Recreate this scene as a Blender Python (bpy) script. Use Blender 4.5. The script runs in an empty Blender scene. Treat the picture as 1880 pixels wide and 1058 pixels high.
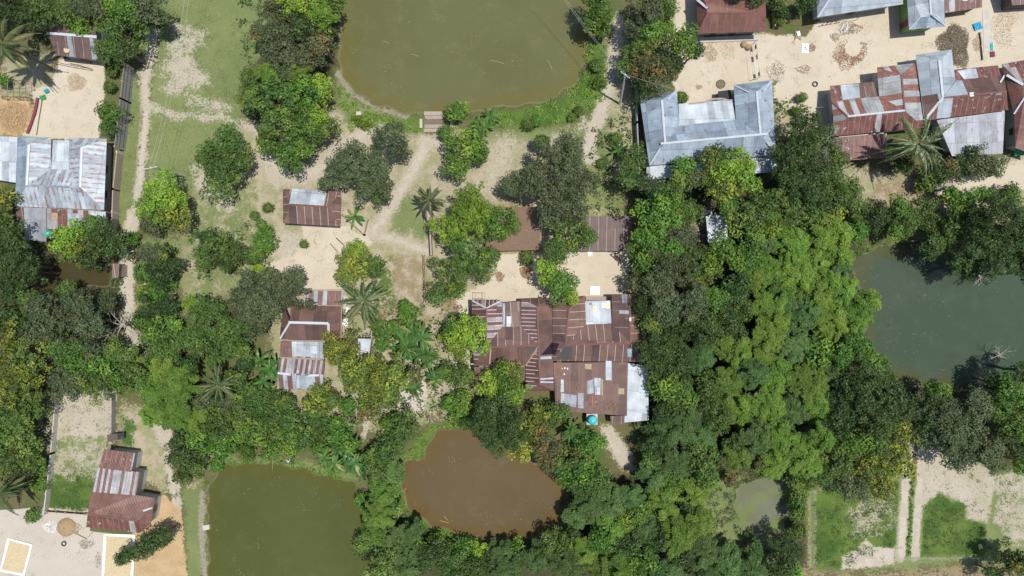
import bpy, math, random
import numpy as np
from mathutils import Vector
R = math.radians
SC = bpy.context.scene
COL = SC.collection
# ------------------------------------------------------------------ camera, sky, sun
H = 92.0            # drone height in metres
PPM = 13.7          # photo pixels per metre on the ground
cam = bpy.data.cameras.new('camera'); cam_o = bpy.data.objects.new('camera', cam); COL.objects.link(cam_o)
cam_o.location = (0, 0, H); cam_o.rotation_euler = (0, 0, 0)
cam.sensor_width = 36.0; cam.lens = 36.0 * H / (1880 / PPM); cam.clip_end = 3000
SC.camera = cam_o
W = bpy.data.worlds.new('World'); SC.world = W; W.use_nodes = True
wn = W.node_tree.nodes; wl = W.node_tree.links
bgn = wn['Background']; sky = wn.new('ShaderNodeTexSky'); sky.sky_type = 'NISHITA'; sky.sun_disc = False
sky.sun_elevation = R(76.5); sky.sun_rotation = R(90); wl.new(sky.outputs[0], bgn.inputs[0]); bgn.inputs[1].default_value = 0.115
sl = bpy.data.lights.new('sun', 'SUN'); sl.energy = 4.25; sl.angle = R(0.5); sl.color = (1, .965, .9)
so = bpy.data.objects.new('sun', sl); COL.objects.link(so); so.rotation_euler = (0, R(13.5), 0); so.location = (30, 0, 120)
SC.view_settings.view_transform = 'Standard'; SC.view_settings.look = 'None'
SC.view_settings.exposure = 0.0; SC.view_settings.gamma = 1.0; SC.view_settings.use_curve_mapping = False
rng = np.random.default_rng(7); random.seed(7)

def at(px, py, z=0.0):
    k = (H - z) / H / PPM
    return Vector(((px - 940) * k, (529 - py) * k, z))
def tag(o, label=None, cat=None, group=None, kind=None):
    if label: o['label'] = label
    if cat: o['category'] = cat
    if group: o['group'] = group
    if kind: o['kind'] = kind
    return o
def empty(name, loc, label=None, cat=None, group=None, rz=0):
    o = bpy.data.objects.new(name, None); COL.objects.link(o); o.location = loc; o.rotation_euler = (0, 0, rz)
    return tag(o, label, cat, group)
def link(name, me, parent=None):
    o = bpy.data.objects.new(name, me); COL.objects.link(o)
    if parent is not None: o.parent = parent
    return o
def np_mesh(name, V, F, mat=None, attrs=None, smooth=False):
    """V (n,3); F (m,k) with k = 3 or 4"""
    me = bpy.data.meshes.new(name); V = np.asarray(V, np.float32); F = np.asarray(F, np.int32)
    me.vertices.add(len(V)); me.vertices.foreach_set('co', V.ravel())
    k = F.shape[1]; me.loops.add(F.size); me.loops.foreach_set('vertex_index', F.ravel())
    me.polygons.add(len(F)); me.polygons.foreach_set('loop_start', np.arange(len(F), dtype=np.int32) * k)
    me.polygons.foreach_set('loop_total', np.full(len(F), k, np.int32))
    if smooth: me.polygons.foreach_set('use_smooth', np.ones(len(F), bool))
    if mat: me.materials.append(mat)
    for an, arr in (attrs or {}).items():
        arr = np.asarray(arr, np.float32)
        if arr.ndim == 1:
            a = me.attributes.new(an, 'FLOAT', 'POINT'); a.data.foreach_set('value', arr)
        else:
            a = me.attributes.new(an, 'FLOAT_COLOR', 'POINT'); a.data.foreach_set('color', arr.ravel())
    me.update(calc_edges=True); me.validate(); return me
class MB:
    """collects simple shapes and builds ONE mesh object"""
    def __init__(s): s.v = []; s.f = []; s.uv = []
    def face(s, pts, uvs=None):
        i = len(s.v); s.v += [tuple(p) for p in pts]; s.f.append(tuple(range(i, i + len(pts))))
        s.uv.append(uvs or [(p[0], p[1]) for p in pts])
    def box(s, a, b, rz=0, org=(0, 0, 0), tilt=0):
        (x0, y0, z0), (x1, y1, z1) = a, b
        P = [(x0,y0,z0),(x1,y0,z0),(x1,y1,z0),(x0,y1,z0),(x0,y0,z1),(x1,y0,z1),(x1,y1,z1),(x0,y1,z1)]
        c, n = math.cos(rz), math.sin(rz)
        P = [(org[0]+x*c-y*n, org[1]+x*n+y*c, org[2]+z) for x, y, z in P]
        for q in ((0,3,2,1),(4,5,6,7),(0,1,5,4),(1,2,6,5),(2,3,7,6),(3,0,4,7)): s.face([P[i] for i in q])
    def tube(s, pts, rad, n=6):
        pts = [Vector(p) for p in pts]
        if not isinstance(rad, (list, tuple)): rad = [rad]*len(pts)
        rings = []
        for i, p in enumerate(pts):
            d = (pts[min(i+1, len(pts)-1)] - pts[max(i-1, 0)])
            d = d.normalized() if d.length > 1e-6 else Vector((0,0,1))
            a = d.cross(Vector((0,0,1)) if abs(d.z) < .9 else Vector((1,0,0))).normalized(); b = d.cross(a)
            rings.append([p + (a*math.cos(2*math.pi*k/n) + b*math.sin(2*math.pi*k/n))*rad[i] for k in range(n)])
        for r0, r1 in zip(rings, rings[1:]):
            for k in range(n): s.face([r0[k], r0[(k+1)%n], r1[(k+1)%n], r1[k]])
        s.face(rings[0][::-1]); s.face(rings[-1])
    def lathe(s, prof, n=20, c=(0,0,0)):
        for (r0, z0), (r1, z1) in zip(prof, prof[1:]):
            for k in range(n):
                a, b = 2*math.pi*k/n, 2*math.pi*(k+1)/n
                q = [(c[0]+r*math.cos(t), c[1]+r*math.sin(t), c[2]+z) for r, z, t in ((r0,z0,a),(r0,z0,b),(r1,z1,b),(r1,z1,a))]
                s.face(q)
    def prism(s, pts, z0, z1):
        n = len(pts); A = [(p[0], p[1], z0) for p in pts]; B = [(p[0], p[1], z1) for p in pts]
        s.face(B); s.face(A[::-1])
        for i in range(n): s.face([A[i], A[(i+1)%n], B[(i+1)%n], B[i]])
    def build(s, name, mat, parent=None, thick=0):
        me = bpy.data.meshes.new(name); off = Vector((0,0,0))
        if parent is not None: off = Vector(parent.location)
        me.from_pydata([tuple(Vector(v)-off) for v in s.v], [], s.f)
        ul = me.uv_layers.new(name='uv'); k = 0; arr = []
        for u in s.uv: arr += [c for q in u for c in q]
        ul.data.foreach_set('uv', arr)
        me.materials.append(mat); me.update()
        o = link(name, me, parent)
        if thick:
            m = o.modifiers.new('thick', 'SOLIDIFY'); m.thickness = thick; m.offset = -1
        return o
# ------------------------------------------------------------------ materials
def newmat(name):
    m = bpy.data.materials.new(name); m.use_nodes = True; return m, m.node_tree.nodes, m.node_tree.links, m.node_tree.nodes['Principled BSDF']
class G:
    """small node helper"""
    def __init__(s, nt): s.n = nt.nodes; s.l = nt.links
    def _set(s, sock, v):
        if hasattr(v, 'is_linked') or hasattr(v, 'node'): s.l.new(v, sock)
        elif v is not None:
            if isinstance(v, (tuple, list)) and len(v) == 3 and sock.type == 'RGBA': v = (*v, 1)
            sock.default_value = v
    def math(s, op, a, b=None, c=None, clamp=False):
        m = s.n.new('ShaderNodeMath'); m.operation = op; m.use_clamp = clamp
        s._set(m.inputs[0], a)
        if b is not None: s._set(m.inputs[1], b)
        if c is not None: s._set(m.inputs[2], c)
        return m.outputs[0]
    def mix(s, f, a, b, bt='MIX'):
        m = s.n.new('ShaderNodeMix'); m.data_type = 'RGBA'; m.blend_type = bt
        s._set(m.inputs[0], f); s._set(m.inputs[6], a); s._set(m.inputs[7], b); return m.outputs[2]
    def noise(s, sc, det=3, vec=None, rough=.55):
        m = s.n.new('ShaderNodeTexNoise'); m.inputs['Scale'].default_value = sc; m.inputs['Detail'].default_value = det
        m.inputs['Roughness'].default_value = rough
        if vec is not None: s.l.new(vec, m.inputs['Vector'])
        return m.outputs[0]
    def vor(s, sc, vec=None, feat='F1', out=0):
        m = s.n.new('ShaderNodeTexVoronoi'); m.inputs['Scale'].default_value = sc; m.feature = feat
        if vec is not None: s.l.new(vec, m.inputs['Vector'])
        return m.outputs[out]
    def step(s, v, a, b):
        m = s.n.new('ShaderNodeMapRange'); m.interpolation_type = 'SMOOTHSTEP'
        s._set(m.inputs[0], v); m.inputs[1].default_value = a; m.inputs[2].default_value = b; return m.outputs[0]
    def attr(s, name, out='Color'):
        m = s.n.new('ShaderNodeAttribute'); m.attribute_name = name; return m.outputs[out]
    def sep(s, v):
        m = s.n.new('ShaderNodeSeparateColor'); s.l.new(v, m.inputs[0]); return m.outputs
    def comb(s, x, y, z=0):
        m = s.n.new('ShaderNodeCombineXYZ'); s._set(m.inputs[0], x); s._set(m.inputs[1], y); s._set(m.inputs[2], z); return m.outputs[0]
    def bump(s, h, st, dist=.05):
        m = s.n.new('ShaderNodeBump'); s.l.new(h, m.inputs['Height']); m.inputs['Strength'].default_value = st; m.inputs['Distance'].default_value = dist
        return m.outputs[0]
    def pos(s): return s.n.new('ShaderNodeNewGeometry').outputs['Position']
def plain(name, c, rough=.8, var=.25, sc=3.0, metal=0):
    m, n, l, p = newmat(name); g = G(m.node_tree)
    v = g.noise(sc, 4, g.pos())
    k = g.math('MULTIPLY_ADD', v, 2*var, 1-var)
    mm = n.new('ShaderNodeMix'); mm.data_type = 'RGBA'; mm.blend_type = 'MULTIPLY'; mm.inputs[0].default_value = 1
    mm.inputs[6].default_value = (*c, 1); cc = n.new('ShaderNodeCombineColor'); [l.new(k, cc.inputs[i]) for i in range(3)]
    l.new(cc.outputs[0], mm.inputs[7]); l.new(mm.outputs[2], p.inputs['Base Color'])
    p.inputs['Roughness'].default_value = rough; p.inputs['Metallic'].default_value = metal; return m
def foliage(name, dark, light, flush=None, rough=.5, trans=.27):
    m, n, l, p = newmat(name); g = G(m.node_tree)
    t = g.attr('tint', 'Fac'); c = g.mix(t, dark, light)
    if flush: c = g.mix(g.attr('flush', 'Fac'), c, flush)
    oi = n.new('ShaderNodeObjectInfo'); hs = n.new('ShaderNodeHueSaturation')
    l.new(g.math('MULTIPLY_ADD', oi.outputs['Random'], .03, .485), hs.inputs['Hue'])
    r2 = g.math('FRACT', g.math('MULTIPLY', oi.outputs['Random'], 17.3))
    l.new(g.math('MULTIPLY_ADD', r2, .45, .78), hs.inputs['Value']); l.new(c, hs.inputs['Color'])
    l.new(hs.outputs[0], p.inputs['Base Color']); p.inputs['Roughness'].default_value = rough
    p.inputs['Specular IOR Level'].default_value = .35
    tr = n.new('ShaderNodeBsdfTranslucent'); l.new(hs.outputs[0], tr.inputs[0])
    ms = n.new('ShaderNodeMixShader'); ms.inputs[0].default_value = trans
    l.new(p.outputs[0], ms.inputs[1]); l.new(tr.outputs[0], ms.inputs[2]); l.new(ms.outputs[0], n['Material Output'].inputs[0])
    return m
FM = {
 'D': foliage('leaf_dark', (.032,.066,.016), (.086,.142,.036)),
 'O': foliage('leaf_olive', (.066,.095,.042), (.140,.178,.078), (.16,.16,.06)),
 'M': foliage('leaf_mid', (.055,.112,.023), (.140,.228,.050), (.21,.29,.05)),
 'V': foliage('leaf_vivid', (.055,.130,.020), (.145,.270,.042), (.22,.34,.045)),
 'L': foliage('leaf_lime', (.12,.20,.025), (.25,.39,.045), (.31,.45,.05)),
 'Y': foliage('leaf_yellow_tips', (.080,.12,.028), (.185,.245,.045), (.34,.37,.045)),
 'K': foliage('leaf_orange_flush', (.08,.095,.04), (.145,.165,.06), (.30,.19,.065)),
 'B': foliage('leaf_bamboo', (.100,.190,.026), (.225,.365,.052), (.28,.34,.09), trans=.3),
 'G': foliage('leaf_feathery_green', (.060,.125,.032), (.150,.255,.070), (.19,.25,.08), trans=.3),
 'C': foliage('frond_palm', (.030,.055,.018), (.125,.175,.06), (.26,.25,.11), rough=.35),
 'N': foliage('leaf_banana', (.035,.10,.022), (.11,.225,.045), (.30,.30,.10), rough=.4),
 'W': foliage('leaf_weeds', (.09,.18,.03), (.18,.31,.045), (.23,.32,.06)),
 'U': foliage('leaf_scrub', (.06,.11,.03), (.13,.20,.06), (.20,.17,.10)),
 'T': foliage('leaf_dry_tufts', (.20,.19,.09), (.28,.26,.13), (.33,.27,.17)),
 'Gs': foliage('leaf_short_grass', (.13,.18,.06), (.19,.25,.09), (.24,.25,.13)),
}
bark = plain('bark', (.16,.12,.08), .9, .4); barkp = plain('pale_bark', (.36,.33,.28), .85, .3)
def tin(name, A, B, frac, sheet=.8, seam=None, seam_w=.06, spots=0.0, spotc=(.2,.06,.035), streak=.25, rough=.5, patch=0.0, patchc=(.4,.42,.44), metal=0.0, alt=False):
    m, n, l, p = newmat(name); g = G(m.node_tree)
    uvn = n.new('ShaderNodeUVMap'); sx = n.new('ShaderNodeSeparateXYZ'); l.new(uvn.outputs[0], sx.inputs[0]); u, v = sx.outputs[0], sx.outputs[1]
    us = g.math('DIVIDE', u, sheet); us = g.math('ADD', us, g.math('MULTIPLY', g.noise(.35, 1, uvn.outputs[0]), .08)); iu = g.math('FLOOR', us); fu = g.math('FRACT', us)
    row = g.math('FLOOR', g.math('DIVIDE', g.math('ADD', v, g.math('MULTIPLY', iu, .07)), 2.6))
    wnn = n.new('ShaderNodeTexWhiteNoise'); wnn.noise_dimensions = '2D'; l.new(g.comb(iu, row), wnn.inputs['Vector']); w = wnn.outputs[0]
    wn2 = n.new('ShaderNodeTexWhiteNoise'); wn2.noise_dimensions = '2D'; l.new(g.comb(iu, 0), wn2.inputs['Vector']); w0 = wn2.outputs[0]
    sel = g.math('LESS_THAN', g.math('ADD', w0, g.math('MULTIPLY', g.math('SUBTRACT', w, .5), .25)), frac)
    if alt: sel = g.math('LESS_THAN', g.math('ADD', g.math('FRACT', g.math('MULTIPLY', iu, .5)), g.math('MULTIPLY', g.math('SUBTRACT', w0, .5), .62)), .25)
    stv = g.noise(1, 4, g.comb(g.math('MULTIPLY', u, 6), g.math('MULTIPLY', v, .6)))
    big = g.noise(.7, 4, uvn.outputs[0])
    soft = g.math('ADD', sel, g.math('MULTIPLY', g.step(stv, .56, .72), g.math('MULTIPLY_ADD', frac, .5, .12)), clamp=True)
    c = g.mix(soft, A, B)
    k = g.math('ADD', g.math('MULTIPLY_ADD', w, .3, .72), g.math('MULTIPLY', g.math('SUBTRACT', stv, .5), streak*2)); k = g.math('ADD', k, g.math('MULTIPLY', g.math('SUBTRACT', big, .5), .9))
    cc = n.new('ShaderNodeCombineColor'); [l.new(k, cc.inputs[i]) for i in range(3)]
    c = g.mix(1.0, c, cc.outputs[0], 'MULTIPLY')
    if patch: c = g.mix(g.math('MULTIPLY', g.step(g.noise(1.6, 5, uvn.outputs[0]), .62-patch*.12, .70), .8), c, patchc)
    if spots:
        sp = g.noise(1, 4, g.comb(g.math('MULTIPLY', u, 2.2), g.math('MULTIPLY', v, 1.0)))
        row_on = g.math('GREATER_THAN', w, .45)
        nearseam = g.step(g.math('ABSOLUTE', g.math('SUBTRACT', fu, .5)), .22, .42)
        c = g.mix(g.math('MULTIPLY', g.math('MULTIPLY', g.step(sp, .60-.12*spots, .66-.08*spots), nearseam), .92), c, spotc)
    bl = g.noise(1, 5, g.comb(g.math('MULTIPLY', u, 1.3), g.math('MULTIPLY', v, .45)), .7); c = g.mix(g.math('MULTIPLY', g.step(bl, .56, .70), .45 if A[0] < .3 else .22), c, (.25,.13,.09)); dk = g.noise(1.9, 5, uvn.outputs[0], .7); c = g.mix(g.math('MULTIPLY', g.step(dk, .58, .70), .35), c, tuple(q*.55 for q in A))
    if seam:
        e = g.math('LESS_THAN', fu, seam_w); has = g.math('GREATER_THAN', w, .25)
        brk = g.step(g.noise(1, 3, g.comb(g.math('MULTIPLY', iu, 3.1), g.math('MULTIPLY', v, .9))), .26, .38)
        c = g.mix(g.math('MULTIPLY', g.math('MULTIPLY', e, has), g.math('MULTIPLY', brk, .85)), c, seam)
    lap = g.math('LESS_THAN', g.math('FRACT', g.math('DIVIDE', g.math('ADD', v, g.math('MULTIPLY', iu, .07)), 2.6)), .025)
    c = g.mix(g.math('MULTIPLY', lap, .45), c, (.07,.05,.045))
    l.new(c, p.inputs['Base Color']); p.inputs['Roughness'].default_value = rough; p.inputs['Metallic'].default_value = metal
    wave = g.math('SINE', g.math('MULTIPLY', u, 2*math.pi/.19)); l.new(g.bump(wave, .35, .03), p.inputs['Normal'])
    return m
RUST = (.182,.108,.086); RUSTB = (.130,.080,.070); SILV = (.40,.45,.49); PALE = (.62,.60,.58)
T = {
 'rust': tin('rusty_tin', RUST, RUSTB, .2, 1.0, seam=(.5,.42,.39), seam_w=.07, streak=.3),
 'rustdark': tin('dark_rusty_tin', RUSTB, RUST, .35, 1.1, seam=(.42,.36,.33), seam_w=.045, streak=.25),
 'rustlines': tin('rusty_tin_pale_laps', (.165,.09,.078), (.44,.37,.36), .10, .5, seam=(.62,.54,.52), seam_w=.2, streak=.25),
 'rustplain': tin('maroon_tin', (.168,.095,.078), (.138,.078,.062), .4, .9, streak=.18, rough=.55),
 'rustpatch': tin('rusty_tin_worn', (.17,.068,.05), (.4,.38,.38), .14, .7, seam=(.3,.2,.17), seam_w=.08, streak=.5, patch=.25),
 'red': tin('red_brown_tin', (.185,.085,.068), (.21,.10,.072), .35, .9, seam=(.27,.13,.08), seam_w=.05, streak=.25, rough=.45),
 'striped': tin('striped_tin', (.25,.105,.075), (.38,.40,.40), .48, .78, alt=True, seam=(.2,.08,.06), seam_w=.05, streak=.4, patch=.1),
 'striped3': tin('thin_striped_tin', (.19,.095,.08), (.40,.41,.42), .33, .36, alt=True, seam=(.16,.08,.07), seam_w=.1, streak=.6),
 'striped2': tin('striped_tin_brown', (.2,.1,.08), (.38,.41,.44), .5, .6, alt=True, seam=(.14,.09,.08), seam_w=.08, streak=.5),
 'silver': tin('galvanised_tin', SILV, (.36,.41,.46), .4, 1.1, seam=(.32,.36,.40), seam_w=.04, spots=.0, streak=.22, rough=.42),
 'silverrust': tin('silver_tin_rust_spots', (.46,.52,.57), (.37,.42,.47), .4, .62, seam=(.3,.34,.38), seam_w=.1, spots=1.2, spotc=(.27,.1,.07), streak=.45, rough=.42),
 'blue': tin('blue_grey_tin', (.33,.40,.47), (.28,.34,.41), .35, 1.3, seam=(.27,.33,.4), seam_w=.03, spots=.28, spotc=(.16,.11,.13), streak=.3, rough=.42),
 'white': tin('pale_tin', (.50,.55,.59), (.43,.48,.52), .3, .9, streak=.2, rough=.4),
 'grey': tin('old_grey_tin', (.38,.40,.44), (.31,.33,.37), .5, .8, seam=(.26,.27,.3), seam_w=.06, spots=.3, spotc=(.2,.15,.15), streak=.4),
 'cap': plain('ridge_cap_tin', (.52,.56,.60), .45, .25), 'caprust': plain('ridge_cap_rust', (.19,.085,.07), .6, .4, 2),
 'capbeam': plain('wooden_roof_batten', (.45,.31,.22), .8, .2),
}
thatch = plain('thatch', (.2,.13,.09), .95, .5, 6)
M = {k: plain(n_, c, r, v, s) for k, (n_, c, r, v, s) in {
 'wall': ('mud_wall', (.36,.31,.25), .9, .2, 2), 'wallgrey': ('plaster_wall', (.42,.42,.40), .9, .2, 1), 'tinwall': ('tin_wall', (.27,.28,.29), .6, .3, 2),
 'darktin': ('weathered_dark_tin', (.085,.075,.07), .7, .3, 3), 'capbeam': ('bare_batten', (.45,.31,.22), .8, .2, 3), 'green': ('green_wall', (.22,.34,.1), .8, .1, 2), 'door': ('door_wood', (.16,.07,.05), .7, .2, 3), 'win': ('window_dark', (.03,.03,.035), .4, .1, 2),
 'conc': ('concrete', (.48,.45,.40), .9, .25, 1.5), 'brick': ('brick', (.34,.27,.23), .9, .3, 5), 'wood': ('bamboo_wood', (.36,.29,.18), .85, .3, 4),
 'darkwood': ('dark_wood', (.12,.09,.07), .9, .3, 4), 'tarp': ('white_sheet', (.8,.8,.78), .7, .06, 2), 'grain': ('rice_grain', (.53,.43,.26), .95, .3, 5),
 'straw': ('straw', (.46,.32,.17), .95, .3, 3), 'teal': ('teal_plastic', (.03,.42,.44), .4, .08, 2), 'leafbrown': ('dry_leaf', (.32,.19,.11), .9, .4, 8),
 'leafpale': ('dry_chips', (.48,.37,.24), .9, .3, 8), 'twig': ('grey_twigs', (.30,.25,.19), .95, .5, 8), 'maroon': ('maroon_cloth', (.2,.04,.055), .8, .3, 6),
 'red': ('red_cloth', (.45,.04,.04), .8, .2, 4), 'blue': ('blue_sheet', (.05,.42,.62), .6, .2, 4), 'tyre': ('black_rubber', (.05,.045,.04), .8, .2, 4),
 'steel': ('pole_concrete', (.55,.55,.53), .8, .1, 3), 'wire': ('wire', (.5,.5,.48), .5, .1, 2), 'black': ('black_sheet', (.025,.028,.032), .7, .2, 2),
 'yellow': ('cream_plastic', (.75,.62,.32), .6, .1, 3), 'dung': ('dark_heap', (.17,.135,.095), .95, .5, 6), 'greenp': ('green_plastic', (.05,.4,.15), .5, .2, 4),
 'ash': ('white_ash', (.72,.70,.68), .95, .2, 3), 'hay': ('hay_stack', (.34,.24,.13), .95, .4, 5), 'purple': ('purple_cloth', (.22,.03,.16), .8, .2, 5)}.items()}
# ------------------------------------------------------------------ ground sheet
def axis(lo, hi, st, far):
    a = list(np.arange(lo, hi+st/2, st)); d = st
    x = hi
    while x < far: d *= 1.35; x += d; a.append(x)
    x = lo; d = st
    while x > -far: d *= 1.35; x -= d; a.insert(0, x)
    return np.array(a)
GX = axis(-71, 71, .25, 420); GY = axis(-41, 41, .25, 420)
XX, YY = np.meshgrid(GX, GY); SH = XX.shape
def P2(poly): return np.array([((x-940)/PPM, (529-y)/PPM) for x, y in poly])
def sdist(poly, pts=False):
    """signed distance (positive inside) of every grid point to a pixel polygon, in metres"""
    Q = poly if pts else P2(poly); out = np.full(SH, -9.0); pad = 4
    ix = (GX > Q[:,0].min()-pad) & (GX < Q[:,0].max()+pad); iy = (GY > Q[:,1].min()-pad) & (GY < Q[:,1].max()+pad)
    x = XX[np.ix_(iy, ix)]; y = YY[np.ix_(iy, ix)]; d = np.full(x.shape, 1e9); ins = np.zeros(x.shape, bool)
    for (ax, ay), (bx, by) in zip(Q, np.roll(Q, -1, 0)):
        ex, ey = bx-ax, by-ay; t = np.clip(((x-ax)*ex+(y-ay)*ey)/(ex*ex+ey*ey+1e-12), 0, 1)
        d = np.minimum(d, np.hypot(x-ax-t*ex, y-ay-t*ey))
        c = ((ay > y) != (by > y)) & (x < (bx-ax)*(y-ay)/((by-ay) if by != ay else 1e-9)+ax); ins ^= c
    out[np.ix_(iy, ix)] = np.where(ins, d, -d); return out
def sline(pl, w):
    Q = P2(pl); out = np.full(SH, -9.0); pad = 4+w/PPM
    ix = (GX > Q[:,0].min()-pad) & (GX < Q[:,0].max()+pad); iy = (GY > Q[:,1].min()-pad) & (GY < Q[:,1].max()+pad)
    x = XX[np.ix_(iy, ix)]; y = YY[np.ix_(iy, ix)]; d = np.full(x.shape, 1e9)
    for (ax, ay), (bx, by) in zip(Q, Q[1:]):
        ex, ey = bx-ax, by-ay; t = np.clip(((x-ax)*ex+(y-ay)*ey)/(ex*ex+ey*ey+1e-12), 0, 1)
        d = np.minimum(d, np.hypot(x-ax-t*ex, y-ay-t*ey))
    out[np.ix_(iy, ix)] = w/PPM/2 - d; return out
CH = ['grass','sand','path','dry','straw','field','vivid','conc','litter','mud','dark','spare']
MASK = {c: np.zeros(SH) for c in CH}
def paint(ch, sd, soft=.6, top=1.0):
    soft = soft*(1.5 if ch in ('sand','conc','straw') else 2.0)
    v = np.clip(.5 + sd/(2*soft), 0, 1); v = np.where(v > .5, .5+(v-.5)*(top-.5)*2, v); MASK[ch] = np.maximum(MASK[ch], v)
def A(ch, poly, soft=.6, top=1.0): paint(ch, sdist(poly), soft, top)
def Ln(ch, pl, w, soft=.6, top=1.0): paint(ch, sline(pl, w), soft, top)
PONDS = {
 'large_pond': [(618,-60),(622,20),(621,80),(619,110),(627,140),(645,165),(680,188),(730,206),(790,214),(850,212),(900,200),(960,192),(1010,182),(1050,160),(1070,130),(1078,95),(1085,60),(1088,20),(1088,-60)],
 'green_pond': [(410,855),(470,850),(530,855),(580,868),(630,882),(652,890),(660,930),(672,960),(690,1000),(695,1110),(378,1110),(380,1050),(378,990),(376,930),(385,890)],
 'brown_pond': [(800,790),(840,783),(880,785),(925,800),(955,835),(1000,862),(1035,888),(1044,925),(1032,962),(1000,985),(950,996),(890,992),(830,980),(780,962),(750,935),(738,895),(740,850),(775,838),(792,810)],
 'teal_pond': [(1960,410),(1960,720),(1830,720),(1760,718),(1700,715),(1650,700),(1600,672),(1565,662),(1588,600),(1580,540),(1562,490),(1590,460),(1640,448),(1690,440),(1760,450),(1830,430)],
 'weedy_pond': [(1348,930),(1362,890),(1440,868),(1452,905),(1452,945),(1430,985),(1405,1010),(1372,992),(1362,955)],
 'ditch_water': [(-60,570),(0,560),(40,540),(85,505),(105,480),(150,478),(206,490),(200,522),(150,530),(100,550),(40,590),(-60,610)],
}
A('grass', [(300,-40),(505,-40),(490,90),(440,160),(450,228),(400,250),(365,330),(350,360),(300,345),(272,340),(270,200),(282,100)], .8)
A('grass', [(240,140),(262,170),(250,330),(245,430),(215,430),(218,300),(232,250)], .6)
A('grass', [(618,130),(640,175),(690,200),(790,222),(790,245),(640,240),(615,190)], .8)
A('vivid', [(640,208),(700,210),(790,222),(780,240),(690,244),(645,238)], .6, .8)
A('vivid', [(1075,70),(1118,80),(1115,180),(1060,225),(970,238),(870,240),(855,215),(960,200),(1045,168),(1075,130)], .7, .85)
A('grass', [(860,225),(1060,225),(1110,200),(1130,330),(1150,400),(1080,400),(1000,260),(870,262)], 1.2, .8)
A('grass', [(720,360),(760,350),(800,440),(720,430)], .8, .8)
A('grass', [(255,440),(330,440),(325,520),(330,700),(250,640),(250,560)], .6)
A('grass', [(335,880),(372,880),(374,960),(372,1100),(345,1100),(340,960)], .5)
A('grass', [(380,835),(560,845),(660,875),(660,895),(560,868),(420,858),(385,860)], .5)
A('vivid', [(92,868),(178,862),(162,944),(88,935)], .5)
A('vivid', [(0,840),(88,840),(82,900),(40,900)], .8, .7)
A('vivid', [(225,765),(248,765),(245,820),(222,815)], .5, .8)
A('vivid', [(735,840),(795,780),(880,775),(780,845),(745,900),(760,935),(880,985),(880,1005),(770,975),(725,930)], .4, .8)
A('dry', [(440,230),(630,190),(700,240),(830,240),(1080,240),(1110,330),(1150,400),(1150,540),(870,560),(860,760),(640,780),(600,720),(520,740),(480,520),(340,575),(325,480),(350,330),(365,250)], 1.2)
A('dry', [(640,560),(870,540),(875,700),(800,770),(620,790),(480,760),(500,720),(630,720)], 1.2)
A('dry', [(225,740),(290,762),(325,830),(300,900),(250,880),(215,800)], .8)
A('dry', [(1420,160),(1500,165),(1500,240),(1425,250)], .7, .9)
A('dry', [(1540,300),(1700,330),(1740,300),(1890,280),(1890,420),(1700,380),(1560,380)], .8)
A('dry', [(1200,30),(1270,0),(1270,90),(1230,110)], .8)
A('dry', [(1100,240),(1165,200),(1170,330),(1120,330)], .8, .9)
A('dry', [(0,110),(100,100),(110,170),(0,180)], .8, .8)
A('dry', [(1080,70),(1160,60),(1170,220),(1090,230)], .8, .7)
A('litter', [(705,475),(778,472),(775,560),(785,600),(705,600)], 1.2, .58)
A('litter', [(880,375),(1000,375),(1000,470),(880,470)], .8, .8)
A('litter', [(1620,330),(1740,345),(1720,380),(1600,370)], 1, .7)
A('litter', [(800,520),(880,560),(870,620),(820,640)], 1, .7)
A('vivid', [(680,475),(715,480),(720,560),(690,560)], .8, .7)
A('sand', [(106,108),(192,112),(190,200),(182,256),(62,256),(82,185),(100,140)], .35)
A('straw', [(-30,178),(50,182),(64,200),(48,248),(-30,250)], .7)
A('sand', [(55,165),(115,150),(95,200),(66,256),(40,252),(66,210)], .6, .9)
A('sand', [(552,408),(640,418),(684,440),(665,470),(632,480),(628,545),(560,545),(532,505),(488,487),(530,470),(560,450)], .5)
A('path', [(500,470),(500,440),(520,425),(550,430),(560,460),(530,480)], .8, .8)
A('sand', [(895,468),(990,464),(1060,464),(1155,458),(1152,545),(1060,552),(865,560),(838,545),(905,515)], .4)
A('sand', [(835,540),(880,540),(880,620),(850,600)], .6, .9); A('sand', [(845,650),(876,640),(878,700),(860,700)], .6, .9)
A('sand', [(1236,-60),(1286,-60),(1290,70),(1410,62),(1480,68),(1500,40),(1640,20),(1660,75),(1740,65),(1740,20),(1850,10),(1920,10),(1920,120),(1850,125),(1760,135),(1700,130),(1600,180),(1520,240),(1500,240),(1420,180),(1425,150),(1350,200),(1250,210),(1235,150),(1255,120),(1240,80)], .5)
A('sand', [(1505,-60),(1920,-60),(1920,125),(1700,135),(1600,185),(1520,235),(1505,235)], .5); A('sand', [(1690,330),(1760,318),(1890,290),(1890,345),(1790,350),(1740,360)], .8, .85)
A('conc', [(-60,940),(90,932),(165,942),(165,975),(205,980),(205,1100),(-60,1100)], .3)
A('straw', [(245,975),(300,905),(332,940),(348,1100),(235,1100)], .4)
A('sand', [(60,935),(165,938),(160,975),(60,962)], .8, .75)
A('straw', [(135,950),(160,955),(160,980),(138,978)], .5, .8)
A('field', [(100,722),(214,718),(206,800),(98,805)], .4); A('field', [(98,800),(206,800),(182,872),(92,872)], 1.2, .53); A('grass', [(98,790),(206,790),(182,872),(92,872)], .6)
A('dry', [(78,735),(104,735),(96,800),(70,840),(62,800)], .6); A('dry', [(0,735),(36,742),(10,768),(-20,760)], .6); A('path', [(275,745),(300,770),(318,800),(312,822),(290,810)], .5)
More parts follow.
